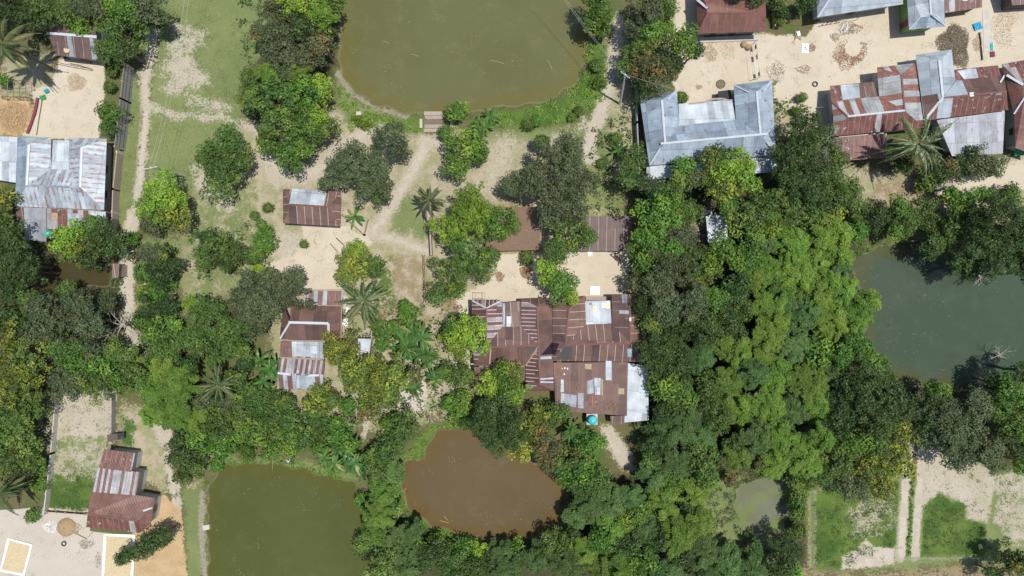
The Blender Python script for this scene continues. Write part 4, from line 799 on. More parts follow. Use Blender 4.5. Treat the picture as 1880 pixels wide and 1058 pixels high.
def label_trees():
    used = {}
    for d in TREES:
        if d['label']: continue
        px, py = d['px'], d['py']; nm, lx, ly = min(LM, key=lambda q: math.hypot(q[1]-px, q[2]-py)); dx, dy = px-lx, py-ly; dist = math.hypot(dx, dy); d['dist'] = dist
        if dist < 12: rel = 'right at'
        else:
            s = int(((math.degrees(math.atan2(-dy, dx))+360+22.5) % 360)//45); rel = ['right of','above right of','above','above left of','left of','below left of','below','below right of'][s]
        k = KIND[d['t']]; what = {'C':'coconut palm','N':'banana plant','B':'bamboo clump','X':'tree'}.get(d['t'], 'bush' if d['r'] < 17 else 'tree')
        size = 'small ' if d['r'] < 24 else ('big ' if d['r'] >= 44 else ''); d['key'] = (size, k[2], what, rel, nm); used.setdefault(d['key'], []).append(d)
    for key, L in used.items():
        L.sort(key=lambda q: q['dist'])
        for i, d in enumerate(L):
            base = f'{key[0]}{key[1]} {key[2]} {key[3]} {key[4]}'
            d['label'] = base if len(L) == 1 else base+f', {ORD[i]}'
def grow():
    label_trees()
    for d in TREES:
        t, h = d['t'], d['h']*(random.uniform(.86, 1.16) if d['r'] > 26 and d['t'] not in 'CN' else 1); zc = h*(.62 if t not in 'CNX' else .9)
        k = (H-zc)/H; rw = d['r']/PPM*k*.97; p = at(d['px'], d['py'], zc); me, sz = proto(t, rw); name, cat_, _ = KIND[t]
        root = empty(name, (p.x, p.y, 0), d['label'], cat_, {'tree':'broadleaf trees of the village','bamboo':'bamboo clumps in the grove','palm tree':'coconut palms','banana plant':'banana plants','bare tree':'leafless trees'}[cat_], rz=random.uniform(0, 6.28))
        cz = {'C': h, 'N': h*.8, 'X': h*.55, 'B': h-rw*.95, 'G': h-rw*.95}.get(t, max(h-rw*.72, h*.4)); sc = rw/sz*(1.0 if t not in 'BG' else .86)
        c = link({'C':'crown','N':'leaves','X':'crown','B':'crown'}.get(t, 'crown'), me, root); c.location = (0, 0, cz); c.scale = (sc*random.uniform(.93, 1.1), sc*random.uniform(.93, 1.1), sc); c.rotation_euler = (random.uniform(-.08, .08), random.uniform(-.08, .08), 0)
        tm = trunk_mesh(t, cz if t in 'CNX' else h, rw); link('trunk', tm, root)
T_ = """
D 12 18 42 8;D 72 42 32 6;M 95 20 30 7;M 130 24 28 7;O 168 14 30 8;O 205 20 26 8;L 152 50 24 4.5;M 222 60 46 8;V 238 30 30 8;M 200 98 24 5;D 240 100 24 6;O 280 26 36 8;O 252 6 28 8;D 303 45 14 5;V 206 206 22 4;M 203 236 20 3.5;M 206 128 12 2;M 203 160 10 1.6;C 14 86 62 9;V 8 150 12 2;
L 560 8 40 8;K 520 22 30 7;O 512 70 42 8;K 482 72 20 6;O 528 116 42 8.5;K 594 92 26 8;L 600 40 28 8;M 620 14 18 6;D 560 60 26 8;M 470 150 28 6;M 508 186 44 8.5;V 558 172 40 8;B 552 146 28 9;B 500 142 16 8.5;L 600 172 24 7;M 520 236 38 8;V 568 244 40 8;V 545 286 34 7.5;M 602 240 26 6;M 468 188 26 6;O 575 110 28 7.5;V 500 262 24 6;L 590 222 20 7.5;
L 665 222 18 1.8;O 715 262 38 7;O 668 308 46 7;O 620 326 30 5.5;O 692 342 36 6.5;O 738 280 22 6;O 640 290 24 5.5;M 700 358 16 4;
V 840 208 18 3.4;N 893 222 30 2.6;V 858 272 36 6;V 838 308 28 5.5;M 872 256 24 5;M 818 245 13 2;M 880 285 18 4;
C 790 368 34 6.5;N 650 396 22 2;
L 862 396 50 7.5;V 905 412 40 6.5;L 832 420 38 6.5;L 872 362 24 6.5;M 940 415 20 4;M 852 462 36 6;M 832 500 36 6;M 880 495 28 5;M 808 540 26 4.5;M 845 525 22 4.5;M 900 470 18 4;
O 1030 298 46 8.5;O 1062 338 36 8;O 985 330 36 7.5;O 950 340 30 6.5;O 1020 368 44 8.5;O 1052 384 32 8;M 994 262 14 4;O 1050 276 24 7;M 1042 428 42 7.5;M 1022 462 30 7;V 1030 520 34 6.5;L 1008 498 26 6;M 968 472 14 1.6;O 1010 400 24 7.5;M 1075 435 20 6;L 1048 545 16 5;
M 428 262 34 7;M 412 322 44 7.5;M 440 300 32 7;M 398 288 26 6;L 308 358 38 7;L 286 385 28 6.5;Y 325 395 36 6;O 286 412 22 5;L 335 370 22 6.5;
M 396 456 30 5;M 430 466 28 4.5;D 386 440 20 5;D 415 478 22 4;V 486 443 22 2.5;M 468 470 18 3;L 478 500 16 2.5;M 468 396 8 1.2;M 492 382 9 1.4;M 482 415 10 1.4;M 558 449 8 1.2;M 380 480 16 3;
O 532 538 42 8;O 498 560 40 8;O 548 512 24 6.5;O 470 526 32 7;O 456 562 34 7;O 505 510 26 7;O 478 596 26 6;
M 392 590 48 7;M 420 632 36 6.5;M 360 620 30 6;L 362 556 20 4.5;M 438 600 28 6.5;M 450 640 22 5;M 376 560 24 5;
Y 655 480 34 5.5;M 690 490 26 5;Y 640 508 24 4.5;C 672 553 58 8.5;L 655 460 20 5;
V 752 572 24 3.5;N 758 628 42 3.4;N 778 655 30 3;N 735 606 20 2.4;N 805 690 28 2.8;N 762 712 22 2.4;V 704 612 16 2;V 722 602 13 1.8;V 692 598 12 1.6;V 700 632 13 1.4;N 725 640 14 1.6;
L 862 610 38 6.5;L 845 630 30 6;V 832 605 20 5;M 845 690 26 3.4;M 818 680 18 2.6;M 864 690 14 2.4;
Y 636 648 42 7;Y 688 690 42 7;Y 728 688 36 6.5;Y 690 730 34 6;Y 616 640 22 5.5;Y 662 700 28 7;K 758 690 16 5;Y 650 678 30 7;K 680 752 18 4.5;M 720 722 24 5;
Y 588 735 32 4.5;V 640 745 16 2.4;V 628 795 36 4.5;M 610 735 16 3.4;
N 640 842 34 4;N 602 850 32 3.6;N 662 862 26 3.4;N 636 815 28 3.6;N 680 845 20 3;N 615 825 22 3;
N 488 690 34 3.4;N 474 664 26 3;C 405 706 42 5.5;N 505 668 20 2.6;X 392 730 32 4;N 500 715 20 2.4;
B 298 716 38 6;B 330 702 36 6.5;B 325 755 38 6.5;V 268 702 28 4.5;B 364 766 36 6;D 338 832 42 3.5;M 352 862 30 2.6;V 370 802 28 3.5;M 402 768 36 5;M 440 758 40 5;V 430 800 32 3.4;V 478 790 36 4;M 502 758 36 4.5;M 540 772 32 4;V 538 812 28 3;M 562 802 24 3;M 478 738 30 4.5;O 422 740 28 5;M 590 790 26 3;V 590 822 20 2.4;V 400 820 22 2.6;B 285 760 22 5;V 455 828 18 2;V 500 825 18 2;M 520 738 22 3.5;M 575 765 20 3;V 398 852 12 1.2;
O 88 566 32 7;O 156 562 34 7;O 176 592 34 7;O 108 602 40 7.5;M 42 590 34 7;Y 20 640 42 8;M 62 650 42 8;Y 60 702 42 8;Y 14 702 38 8;M 122 642 38 7.5;V 150 664 34 6.5;V 200 672 36 6;M 190 705 30 5.5;O 132 705 34 6.5;M 246 662 34 5.5;X 206 600 36 5;X 280 625 36 4.5;M 40 738 32 6;M 8 762 28 6;O 180 640 26 6;M 160 700 24 6;O 70 610 26 7;V 225 695 24 5;M 222 640 24 5;O 205 560 20 5;
M 50 790 36 6;M 20 800 38 6;M 56 758 34 6;M 28 842 36 5.5;V 70 852 20 3;C 2 905 50 6;V 60 946 11 1.2;M 62 818 18 4;V 75 890 14 1.5;O 40 880 24 4;
Y 18 368 26 5.5;M 12 420 34 7;D 30 442 34 7;D 46 490 42 7.5;D 8 482 34 7.5;D 10 530 28 6.5;D 72 500 26 6;D 30 520 28 6.5;
L 136 440 36 6;Y 146 458 32 6;D 186 446 32 6;D 216 452 26 5;D 172 478 24 5;V 240 440 13 2;D 196 420 22 5;M 180 415 18 4.5;
O 286 470 28 5;D 306 496 30 5;V 290 530 26 1.6;M 302 470 20 4.5;D 282 572 28 4.5;V 292 602 32 4;D 314 562 22 4;M 300 650 32 4.5;M 322 632 26 4.5;B 305 675 26 5.5;M 270 500 18 3;V 270 540 16 1.4;M 265 590 16 3;V 325 600 16 3.5;
M 742 788 32 5.5;M 718 820 32 5;M 700 862 28 5;M 716 866 24 4.5;B 700 906 28 6;B 698 942 32 6;M 722 934 18 4;B 688 975 24 5.5;M 720 990 34 5.5;M 758 978 26 4.5;M 702 1032 36 6;M 750 1032 36 6;D 792 1022 32 5;M 830 1034 32 5;L 880 1012 20 2.6;V 850 1004 22 3;M 920 1016 26 4;M 922 1046 36 5.5;M 980 1024 32 5;M 1020 992 34 5.5;M 1042 1032 40 6;B 1072 1002 32 6;M 872 1046 32 5;V 800 1002 22 3;V 770 1012 24 4;V 720 780 18 3.5;M 690 830 22 4;V 718 895 16 3.4;V 665 920 14 2;M 668 1000 20 3.5;M 820 1005 16 2.6;V 950 1010 20 3;D 905 1020 20 3.6;
V 845 735 20 3;V 852 762 26 3.4;V 826 742 16 2.6;D 908 762 46 7.5;D 918 800 38 7;D 884 780 28 6.5;D 935 780 30 7;
V 925 695 36 6.5;L 902 706 24 6;L 950 720 22 6;Y 945 680 20 6;
Y 975 790 34 6;K 1000 812 34 6;Y 956 820 26 5.5;Y 990 768 28 6;K 1000 846 20 5;M 1022 762 26 5;N 1058 796 28 4;V 1086 812 28 4.5;M 1060 840 36 5;V 1070 864 30 4.5;M 1092 882 34 5.5;M 1082 922 40 6;M 1120 920 36 6;B 1122 962 36 6.5;M 1060 946 26 5;M 1156 910 28 5.5;V 1160 942 30 6;M 1180 972 40 6;D 1150 1000 32 6;V 1100 985 30 5.5;B 1100 1035 34 6;V 1040 870 24 4;D 1130 985 24 5;D 1050 980 22 4.5;M 1025 850 18 4;N 1168 964 22 5.5;
V 1205 396 42 9;V 1186 432 34 8;V 1230 380 30 8;D 1205 368 26 7.5;M 1160 300 30 6;M 1152 332 26 6;O 1188 342 24 6;N 1138 274 20 2.2;M 1242 330 26 6;O 1270 326 28 6;L 1342 318 42 8;V 1366 336 32 7.5;Y 1312 346 30 7;Y 1302 300 26 7;D 1318 288 24 7;Y 1330 345 26 7.5;L 1362 306 22 7.5;V 1250 310 18 5.5;M 1225 350 22 6;M 1185 270 12 2;
D 1470 246 38 7.5;D 1450 290 36 7.5;O 1500 268 34 7;D 1462 338 40 7;M 1510 330 36 6.5;M 1438 325 26 6.5;M 1532 362 28 6;Y 1528 384 24 5;O 1485 300 30 7;M 1525 295 24 6;D 1495 370 32 6;
M 1086 8 26 7;V 1100 30 28 7;O 1182 20 36 7.5;O 1165 52 28 6;M 1212 14 32 7;V 1192 60 26 6;M 1170 96 30 5.5;K 1196 134 36 7;V 1246 84 34 6.5;D 1226 120 24 6;D 1270 100 20 6;O 1200 158 26 6.5;D 1180 165 22 6;K 1168 140 22 5.5;O 1220 145 20 6;M 1085 45 18 5;D 1382 0 20 6;D 1350 -5 18 6;M 1425 5 16 4;V 1105 60 14 3;M 1148 130 16 4;M 1095 120 12 1.6;V 1100 150 12 1.6;D 1475 10 18 4;M 1430 40 10 1.4;V 1225 50 14 2;
C 1680 268 70 7.5;O 1795 302 34 4.5;D 1765 304 28 4.5;K 1738 312 22 4;D 1720 322 22 4;O 1822 305 24 4.2;D 1655 300 24 4;M 1700 335 18 3;
D 1820 410 52 8.5;D 1852 452 44 8.5;D 1792 448 40 8;M 1842 388 34 7.5;V 1750 396 28 6;M 1692 390 32 5.5;M 1662 402 28 5.5;D 1602 400 32 6;V 1640 385 22 5;V 1640 424 20 4.5;V 1570 424 22 4.5;M 1720 442 28 5.5;M 1770 490 30 7;D 1812 490 32 8;X 1822 508 18 5;N 1648 396 24 4;M 1570 386 24 5;M 1560 350 24 4.5;D 1882 470 34 8;V 1740 360 18 4;V 1765 372 20 5;D 1880 410 30 8;D 1700 455 24 5;M 1745 420 26 6;D 1785 400 30 7;N 1658 420 20 3.6;D 1870 500 26 7.5;V 1800 360 20 4;M 1850 355 16 3;
B 1400 440 36;B 1450 450 40;B 1500 438 36;B 1530 470 32;B 1410 500 40;B 1460 510 40;B 1512 518 40;B 1540 532 28;B 1572 568 34;B 1420 560 40;B 1470 570 42;B 1522 590 38;B 1375 512 30;V 1560 622 30 6;B 1405 622 38;B 1452 632 42;V 1500 642 36 6;V 1540 655 28 6;B 1345 640 36;B 1380 682 42;B 1432 690 44;B 1482 702 38;B 1330 702 34;B 1402 742 42;B 1452 752 44;B 1352 752 36;B 1500 742 34;B 1382 802 42;B 1430 800 42;B 1472 842 38;B 1352 834 30;B 1414 846 28;D 1530 772 36 6.5;B 1536 494 24;B 1488 480 30;B 1436 535 30;B 1495 550 30;B 1590 550 18 5;B 1392 650 30;B 1425 590 28;B 1560 590 22;V 1580 640 18 4;
D 1570 710 46 8;D 1620 722 36 7.5;D 1602 762 42 8;D 1642 752 28 7;Y 1640 800 36 7;Y 1640 846 34 6.5;Y 1592 852 38 7;O 1560 892 32 5.5;M 1530 842 38 7;V 1560 808 32 7;Y 1612 892 26 5.5;D 1540 730 28 7;M 1600 810 26 7;B 1500 800 30;M 1500 860 28 6;D 1530 690 26 6;B 1510 680 24 6;
O 1720 752 40 7;O 1762 790 44 7.5;O 1702 792 34 7;O 1750 832 36 7;O 1800 820 34 7;V 1710 722 24 5.5;O 1780 742 34 6.5;V 1850 720 36 7.5;V 1862 770 34 7.5;V 1872 850 26 6.5;D 1858 820 26 6.5;D 1872 680 30 7;V 1822 745 26 6.5;X 1852 655 20 3.5;D 1820 700 24 5;D 1692 740 24 6;D 1835 790 24 6.5;D 1690 770 22 6;O 1730 800 28 7;O 1820 850 20 5.5;D 1885 800 26 7;V 1885 740 24 7.5;
M 1326 378 20 6.5;M 1356 398 34 7;M 1392 388 36 7;M 1430 380 36 7;M 1470 400 34 6.5;V 1328 462 32 6.5;V 1360 482 30 7;V 1296 486 30 7;Y 1278 520 22 5.5;V 1308 548 30 6;M 1350 558 34 6;O 1232 498 38 8;O 1262 560 38 8;O 1202 522 32 7.5;O 1218 562 36 7.5;K 1170 520 24 5;D 1240 612 32 6.5;D 1290 602 40 7.5;D 1320 570 30 7;D 1200 640 40 7.5;D 1240 668 42 7.5;D 1200 668 24 6;M 1280 652 38 6;V 1222 704 32 5.5;V 1200 706 16 4;V 1252 722 28 5.5;M 1262 760 38 7;M 1312 760 38 6.5;M 1282 802 36 6;M 1300 712 36 6;M 1230 790 30 5.5;D 1200 812 30 5.5;D 1215 756 24 5;X 1255 842 24 5;M 1240 852 36 5.5;M 1290 850 36 5.5;M 1200 870 32 5.5;M 1194 844 22 5;B 1216 922 36 6;B 1270 902 38 6;V 1296 868 24 5;B 1240 982 40 6.5;B 1278 952 32 6;V 1180 1022 34 6;M 1222 1042 38 6;M 1282 1012 36 6;M 1330 1034 36 6;B 1136 1034 36 6.5;M 1380 1042 34 5.5;D 1440 1000 28 6;D 1430 1030 26 5.5;V 1446 1042 18 4.5;M 1462 940 14 3;M 1464 972 14 3;M 1468 904 14 3;O 1246 440 32 6.5;D 1262 472 28 6;V 1230 462 26 6.5;V 1182 472 32 6.5;O 1202 464 28 7;M 1265 390 24 5.5;M 1380 440 26 6.5;M 1376 412 24 6.5;D 1350 520 26 6.5;V 1400 400 22 7;D 1175 560 22 5.5;M 1190 595 26 6;D 1340 600 26 6;M 1340 820 24 5.5;M 1240 740 24 5.5;M 1206 788 18 3;D 1188 812 16 3.5;V 1225 880 22 5;D 1260 930 22 5;M 1340 1020 18 4;M 1300 1050 28 5.5;D 1252 1020 24 5.5;D 1205 985 26 5.5;V 1160 1045 24 5.5;M 1420 1050 20 4.5;M 1480 880 20 4;M 1455 885 20 4;B 1440 400 26 6;M 1500 405 26 6;B 1530 430 26;L 1410 420 18 7;
D 1845 1022 28 5.5;Y 1870 1034 28 6;D 1815 1050 20 4;D 242 1016 20 3.6;D 262 1004 22 4;D 284 992 22 4.4;D 303 980 18 4.4;D 226 1022 11 3;
N 1168 190 9 1.6;D 352 672 24 5;M 440 694 22 4.5;O 378 738 24 4.5;M 436 722 22 4;V 402 656 20 4.5;M 348 712 18 4;D 455 668 16 4;M 466 720 18 3.5;D 20 572 26 6;M 60 552 22 5.5;D -5 600 26 6.5;M 128 534 20 4.5;V 470 750 18 3;K 1340 880 12 3;M 1628 698 20 4;M 1615 672 20 3.5;V 1590 655 18 3;M 1385 1005 16 3;V 1460 925 12 2;M 1472 180 9 1.3;M 1460 205 8 1;M 1130 255 12 1.4;M 1105 300 10 1.2;M 1222 25 14 3;D 1435 25 12 2;V 985 222 10 1.2;M 970 228 12 1.2;M 1062 205 10 1;V 1050 215 9 1;M 1252 178 12 1.2
"""
for it in T_.replace('\n', '').split(';'):
    q = it.split()
    if len(q) >= 4: tree(q[0], *[float(v) for v in q[1:4]], h=float(q[4]) if len(q) > 4 else None)
grow()
# ------------------------------------------------------------------ low growth nobody could count
def scatter(name, mat, label, cat_, polys, dens, hmax, leaf=.12, clump=.3, seed=1, thr=0.0, wet=False):
    global rng
    rng = np.random.default_rng(seed); Cc = []
    for poly in polys:
        Q = P2(poly); lo, hi = Q.min(0), Q.max(0); ar = (hi-lo).prod(); n = int(ar*dens); p = rng.uniform(lo, hi, (n, 2)); ins = np.zeros(n, bool)
        for (ax, ay), (bx, by) in zip(Q, np.roll(Q, -1, 0)):
            ins ^= ((ay > p[:,1]) != (by > p[:,1])) & (p[:,0] < (bx-ax)*(p[:,1]-ay)/((by-ay) if by != ay else 1e-9)+ax)
        f = np.sin(p[:,0]*.9+np.sin(p[:,1]*.7)*2)*np.sin(p[:,1]*1.1+np.sin(p[:,0]*.5)*2); Cc.append(p[ins & (f > thr-.2)])
    C = np.concatenate(Cc); n = len(C); m = 14; hh = hmax*rng.random(n)**1.5; gz = np.zeros(n)
    li = np.repeat(np.arange(n), m); k = len(li); c = np.stack([C[li,0]+rng.normal(size=k)*clump*.6, C[li,1]+rng.normal(size=k)*clump*.6, .03+hh[li]*rng.random(k)], 1)
    for s_ in WATER.values():
        ix = np.clip(np.searchsorted(GX, c[:,0]), 0, len(GX)-1); iy = np.clip(np.searchsorted(GY, c[:,1]), 0, len(GY)-1); keep = (s_[iy, ix] < .1) if not wet else np.ones(len(c), bool); c = c[keep]; li = li[keep]
    ix = np.clip(np.searchsorted(GX, c[:,0]), 0, len(GX)-1); iy = np.clip(np.searchsorted(GY, c[:,1]), 0, len(GY)-1); c[:,2] = c[:,2]+ZZ[iy, ix] if not wet else WL+.012+rng.random(len(c))*.01; k = len(c)
    nn = unit(rng.normal(size=(k, 3))*.55+np.array([0, 0, 1.])); V, F = leaf_quads(c, nn, leaf*rng.uniform(.6, 1.4, k), .5)
    tl = rng.random(n); t = np.clip(.5*tl[li]+.5*rng.random(k), 0, 1); fl = ((rng.random(n) < .15)[li])*1.
    o = link(name, np_mesh(name, V, F, mat, {'tint': np.repeat(t, 4), 'flush': np.repeat(fl, 4)})); tag(o, label, cat_, None, 'stuff')
scatter('pond_weeds', FM['W'], 'bright green weeds along the banks of the ponds', 'weeds', [
 [(640,206),(790,222),(785,242),(690,246),(642,240)], [(1075,72),(1116,80),(1112,180),(1060,222),(970,238),(870,236),(858,214),(960,198),(1045,168),(1074,130)],
 [(625,150),(650,185),(720,212),(650,215),(620,190)], [(735,840),(790,780),(880,780),(780,838),(742,900),(760,940),(880,990),(1000,988),(880,1005),(770,980),(726,930)], [(385,838),(560,846),(660,876),(660,895),(560,866),(420,856)]], 3.2, .45, leaf=.13, clump=.3, seed=5, thr=-.3)
scatter('undergrowth', FM['U'], 'low green and brown scrub covering the ground under the trees', 'undergrowth', [
 [(1160,345),(1560,340),(1620,460),(1560,640),(1640,720),(1880,720),(1880,860),(1660,820),(1500,900),(1460,870),(1300,900),(1300,1058),(690,1058),(690,900),(860,1005),(1010,1000),(1060,860),(1180,880),(1190,780),(1180,560)],
 [(0,350),(30,350),(90,440),(230,440),(225,700),(90,720),(80,830),(0,850)], [(440,0),(620,0),(615,150),(600,240),(540,320),(450,220)], [(0,0),(300,0),(280,50),(190,110),(90,100),(60,60),(0,90)],
 [(240,650),(340,560),(340,700),(560,740),(640,780),(660,860),(560,850),(400,840),(300,780)], [(620,560),(860,560),(860,760),(640,780)], [(250,440),(325,440),(330,640),(250,620)], [(350,430),(500,400),(500,500),(360,510)], [(1080,240),(1165,200),(1165,360),(1090,400)], [(1420,175),(1490,180),(1490,235),(1425,240)]], 1.5, .7, leaf=.16, clump=.45, seed=8, thr=-.35)
scatter('meadow_grass', FM['Gs'], 'short tufted grass growing on the lawn, the verges and the rice paddies', 'grass', [
 [(285,0),(500,0),(440,200),(360,340),(275,340)], [(92,872),(176,868),(162,940),(92,935)], [(1495,910),(1650,884),(1642,1000),(1560,1040),(1495,1040)], [(1700,925),(1750,922),(1780,955),(1810,965),(1805,1018),(1694,1018)], [(225,160),(255,170),(240,420),(220,420)]], 1.6, .05, leaf=.06, clump=.5, seed=9, thr=-.2)
scatter('dry_tufts', FM['T'], 'scattered dry tufts and litter on the worn ground around the paths', 'dry grass', [
 [(440,230),(640,200),(700,240),(1080,240),(1110,330),(1150,400),(1060,450),(700,450),(480,520),(340,575),(325,480),(350,330)], [(640,460),(860,560),(850,700),(780,780),(480,770),(500,720),(640,600)], [(225,740),(290,762),(325,830),(300,900),(215,800)], [(1540,300),(1880,290),(1880,400),(1560,380)],
 [(100,725),(212,722),(205,800),(180,868),(94,868)], [(1700,835),(1820,865),(1815,950),(1700,910)], [(1832,875),(1880,890),(1880,1000),(1830,960)]], .5, .05, leaf=.06, clump=.35, seed=11, thr=-.3)
scatter('yard_litter', M['twig'], 'tiny bits of straw, twigs and dead leaves strewn over the swept sandy yards', 'litter', [
 [(110,110),(190,114),(180,254),(70,254)], [(560,415),(640,420),(680,440),(625,540),(560,540),(520,490)], [(900,470),(1150,462),(1150,540),(870,558)], [(1240,90),(1290,75),(1490,75),(1500,45),(1640,35),(1740,66),(1850,15),(1878,20),(1878,105),(1760,130),(1690,110),(1600,150),(1510,200),(1425,150),(1350,150),(1250,180)], [(0,945),(165,945),(190,980),(185,1058),(0,1058)], [(250,980),(300,910),(330,945),(345,1058),(250,1058)]], .5, .02, leaf=.055, clump=.5, seed=21, thr=-.1)
scatter('rice_shoots', FM['M'], 'short dark green rice shoots standing in the two paddies and the small lower left plot', 'rice', [[(1495,910),(1650,884),(1642,1000),(1560,1040),(1495,1040)], [(1700,925),(1750,922),(1780,955),(1810,965),(1805,1018),(1694,1018)], [(92,872),(176,868),(162,940),(92,935)]], 5, .10, leaf=.075, clump=.3, seed=41, thr=-.1)
scatter('floating_scum', M['leafpale'], 'small specks of leaves and scum floating on the ponds', 'floating leaves', [
 [(632,0),(1075,0),(1070,100),(1040,165),(960,188),(850,205),(730,200),(650,160),(632,100)], [(390,870),(560,866),(645,895),(670,1000),(680,1058),(385,1058)], [(750,860),(800,800),(900,830),(1030,900),(1020,965),(900,985),(760,940)], [(1580,480),(1680,455),(1880,500),(1880,700),(1700,700),(1590,640)]], .10, .0, leaf=.045, clump=.9, seed=33, thr=.1, wet=True)
scatter('shore_plants', FM['W'], 'ragged weeds hanging over the edges of the ponds', 'weeds', [
 [(625,130),(650,172),(700,198),(790,216),(785,206),(700,186),(660,165),(640,130)], [(860,214),(960,200),(1045,165),(1075,128),(1066,125),(1035,155),(955,186),(860,204)], [(385,850),(530,850),(650,885),(650,900),(520,864),(390,868)], [(372,880),(384,880),(384,1058),(374,1058)], [(732,850),(790,785),(880,780),(880,790),(795,800),(748,860),(748,930),(790,968),(880,992),(880,1000),(770,968),(730,925)], [(1560,640),(1640,690),(1760,712),(1760,722),(1630,705),(1550,660)], [(1575,450),(1690,440),(1690,450),(1590,470),(1565,520),(1560,490)]], 3.0, .25, leaf=.11, clump=.3, seed=35, thr=-.1, wet=False)
scatter('field_tufts', FM['Gs'], 'thin green and straw tufts on the bare plots at lower left and lower right', 'tufts', [[(1700,835),(1820,865),(1815,950),(1700,910)], [(1832,875),(1880,890),(1880,1000),(1830,960)], [(100,725),(212,722),(205,800),(180,868),(94,868)], [(1550,1020),(1640,1008),(1640,1040),(1550,1042)]], .9, .03, leaf=.075, clump=.3, seed=37, thr=0)
scatter('reeds', FM['O'], 'grey-green reeds and weeds choking the left side of the small weedy pond', 'reeds', [[(1300,905),(1365,882),(1385,930),(1375,1000),(1330,1000),(1295,960)]], 4, .4, leaf=.11, clump=.3, seed=14, thr=-.5)
scatter('strip_crop', FM['W'], 'thin row of young green crop between two tilled strips', 'crop', [[(1673,850),(1679,850),(1672,1020),(1664,1020)]], 14, .4, leaf=.1, clump=.15, seed=12, thr=-2)
# ------------------------------------------------------------------ walls, fences, poles, small things
def wall_line(name, pts, h, t, mat, label, cat_='wall', posts=0, rails=()):
    P = [at(x, y, 0) for x, y in pts]; root = empty(name, P[0], label, cat_)
    mb = MB()
    for a, b in zip(P, P[1:]):
        d = (b-a); mb.box((-.01, -t/2, 0), (d.length, t/2, h), math.atan2(d.y, d.x), a)
    mb.build('panel', M[mat], root)
    L = sum(((b-a).length for a, b in zip(P, P[1:]))); k = 0
    if posts:
        for a, b in zip(P, P[1:]):
            n = max(int((b-a).length/posts), 1)
            for i in range(n+1):
                p = a.lerp(b, i/n); m2 = MB(); m2.box((-.08,-.08-t/2,0),(.08,.08+t/2,h+.07), 0, p); m2.build('post', M['conc' if mat in ('brick','conc') else 'wood'], root)
    for z in rails:
        m2 = MB()
        for a, b in zip(P, P[1:]):
            d = b-a; m2.box((0, t/2+.003, z), (d.length, t/2+.05, z+.08), math.atan2(d.y, d.x), a)
        m2.build('rail', M['darkwood'], root)
    return root
wall_line('tin_fence', [(247,128),(240,190),(230,276)], 2.5, .05, 'tinwall', 'tall dark grey corrugated tin fence on the right of the walled yard', 'fence', 2.2, (.7, 1.5, 2.2))
wall_line('boundary_wall', [(226,283),(219,350),(216,432)], 1.5, .16, 'brick', 'low pale brick boundary wall beside the rust-spotted silver house', 'wall', 2.6)
wall_line('garden_wall', [(109,738),(101,830),(88,940)], .9, .14, 'conc', 'grey concrete garden wall left of the pale fenced field', 'wall', 2.5)
wall_line('wire_mesh_fence', [(213,722),(212,795)], 1.0, .04, 'tinwall', 'dark mesh fence on the right of the pale field', 'fence', 1.6)
wall_line('thatch_hedge_fence', [(90,937),(160,942)], .6, .05, 'darkwood', 'thin dark stick fence below the bright green plot', 'fence', 1.2)
wall_line('mud_wall', [(791,415),(794,470)], 1.5, .2, 'wall', 'short mud garden wall left of the lime green tree', 'wall')
wall_line('garden_screen', [(779,470),(781,555)], 1.0, .05, 'wood', 'thin bamboo screen right of the brown garden plot', 'fence', 1.5)
wall_line('yard_screen', [(629,395),(670,432)], .7, .05, 'wood', 'slanting bamboo screen at the right of the small maroon house', 'fence', 1.5)
wall_line('yard_screen', [(670,432),(676,405)], .7, .05, 'wood', 'short bamboo screen meeting the slanting one beside the footpath', 'fence', 1.2)
wall_line('path_wall', [(1166,80),(1166,230),(1170,320)], 1.6, .14, 'tinwall', 'dark fence between the pond path and the blue-grey house', 'fence', 2.5)
wall_line('brick_kerb_wall', [(1088,303),(1130,307)], .5, .15, 'brick', 'short white brick wall at the foot of the pond path', 'wall')
wall_line('plot_fence', [(1416,5),(1418,52)], 1.0, .05, 'wood', 'low stick fence right of the red-brown house', 'fence', 1.2)
wall_line('stick_fence', [(1797,62),(1802,110)], .3, .04, 'darkwood', 'thin dark stick fence right of the grey-brown heap', 'fence', 1.2)
# electricity poles with arm and insulators
def pole(base, top, h, label, arm_dir):
    b = at(*base, 0); t = at(*top, h); root = empty('electricity_pole', b, label, 'electricity pole')
    mb = MB(); mb.tube([b+Vector((0,0,-.2)), b.lerp(t, .5), t], [.17, .14, .11], 8); mb.build('shaft', M['steel'], root)
    d = Vector(arm_dir).normalized(); mb = MB(); mb.tube([t-d*.7-Vector((0,0,.15)), t+d*.7-Vector((0,0,.15))], .045); mb.build('cross_arm', M['steel'], root)
    for s_ in (-.6, 0, .6):
        mb = MB(); q = t+d*s_; mb.lathe([(.03,-.12),(.06,-.08),(.035,-.02),(.06,.04),(.03,.1),(0,.1)], 8, q); mb.build('insulator', M['tarp'], root)
    return t, d
def wires(a, b, sag, name, label, offs):
    a, b = Vector(a), Vector(b); root = empty(name, a, label, 'power line')
    for o_ in offs:
        pts = [a.lerp(b, i/16)+Vector(o_)-Vector((0,0,sag*4*(i/16)*(1-i/16))) for i in range(17)]; mb = MB(); mb.tube(pts, .011, 4); mb.build('wire', M['wire'], root)
t1, d1 = pole((336,322), (277,308), 8.0, 'pale leaning concrete electricity pole on the left lawn', (1, .2, 0))
wires(t1, at(350,-60,9), 1.0, 'power_line', 'pair of thin power wires crossing the left lawn upward from its pole', [(-.25,0,0),(.25,0,0)])
wires(t1, at(240,340,3), .4, 'power_line', 'single thin wire from the lawn pole to the silver house', [(0,0,0)])
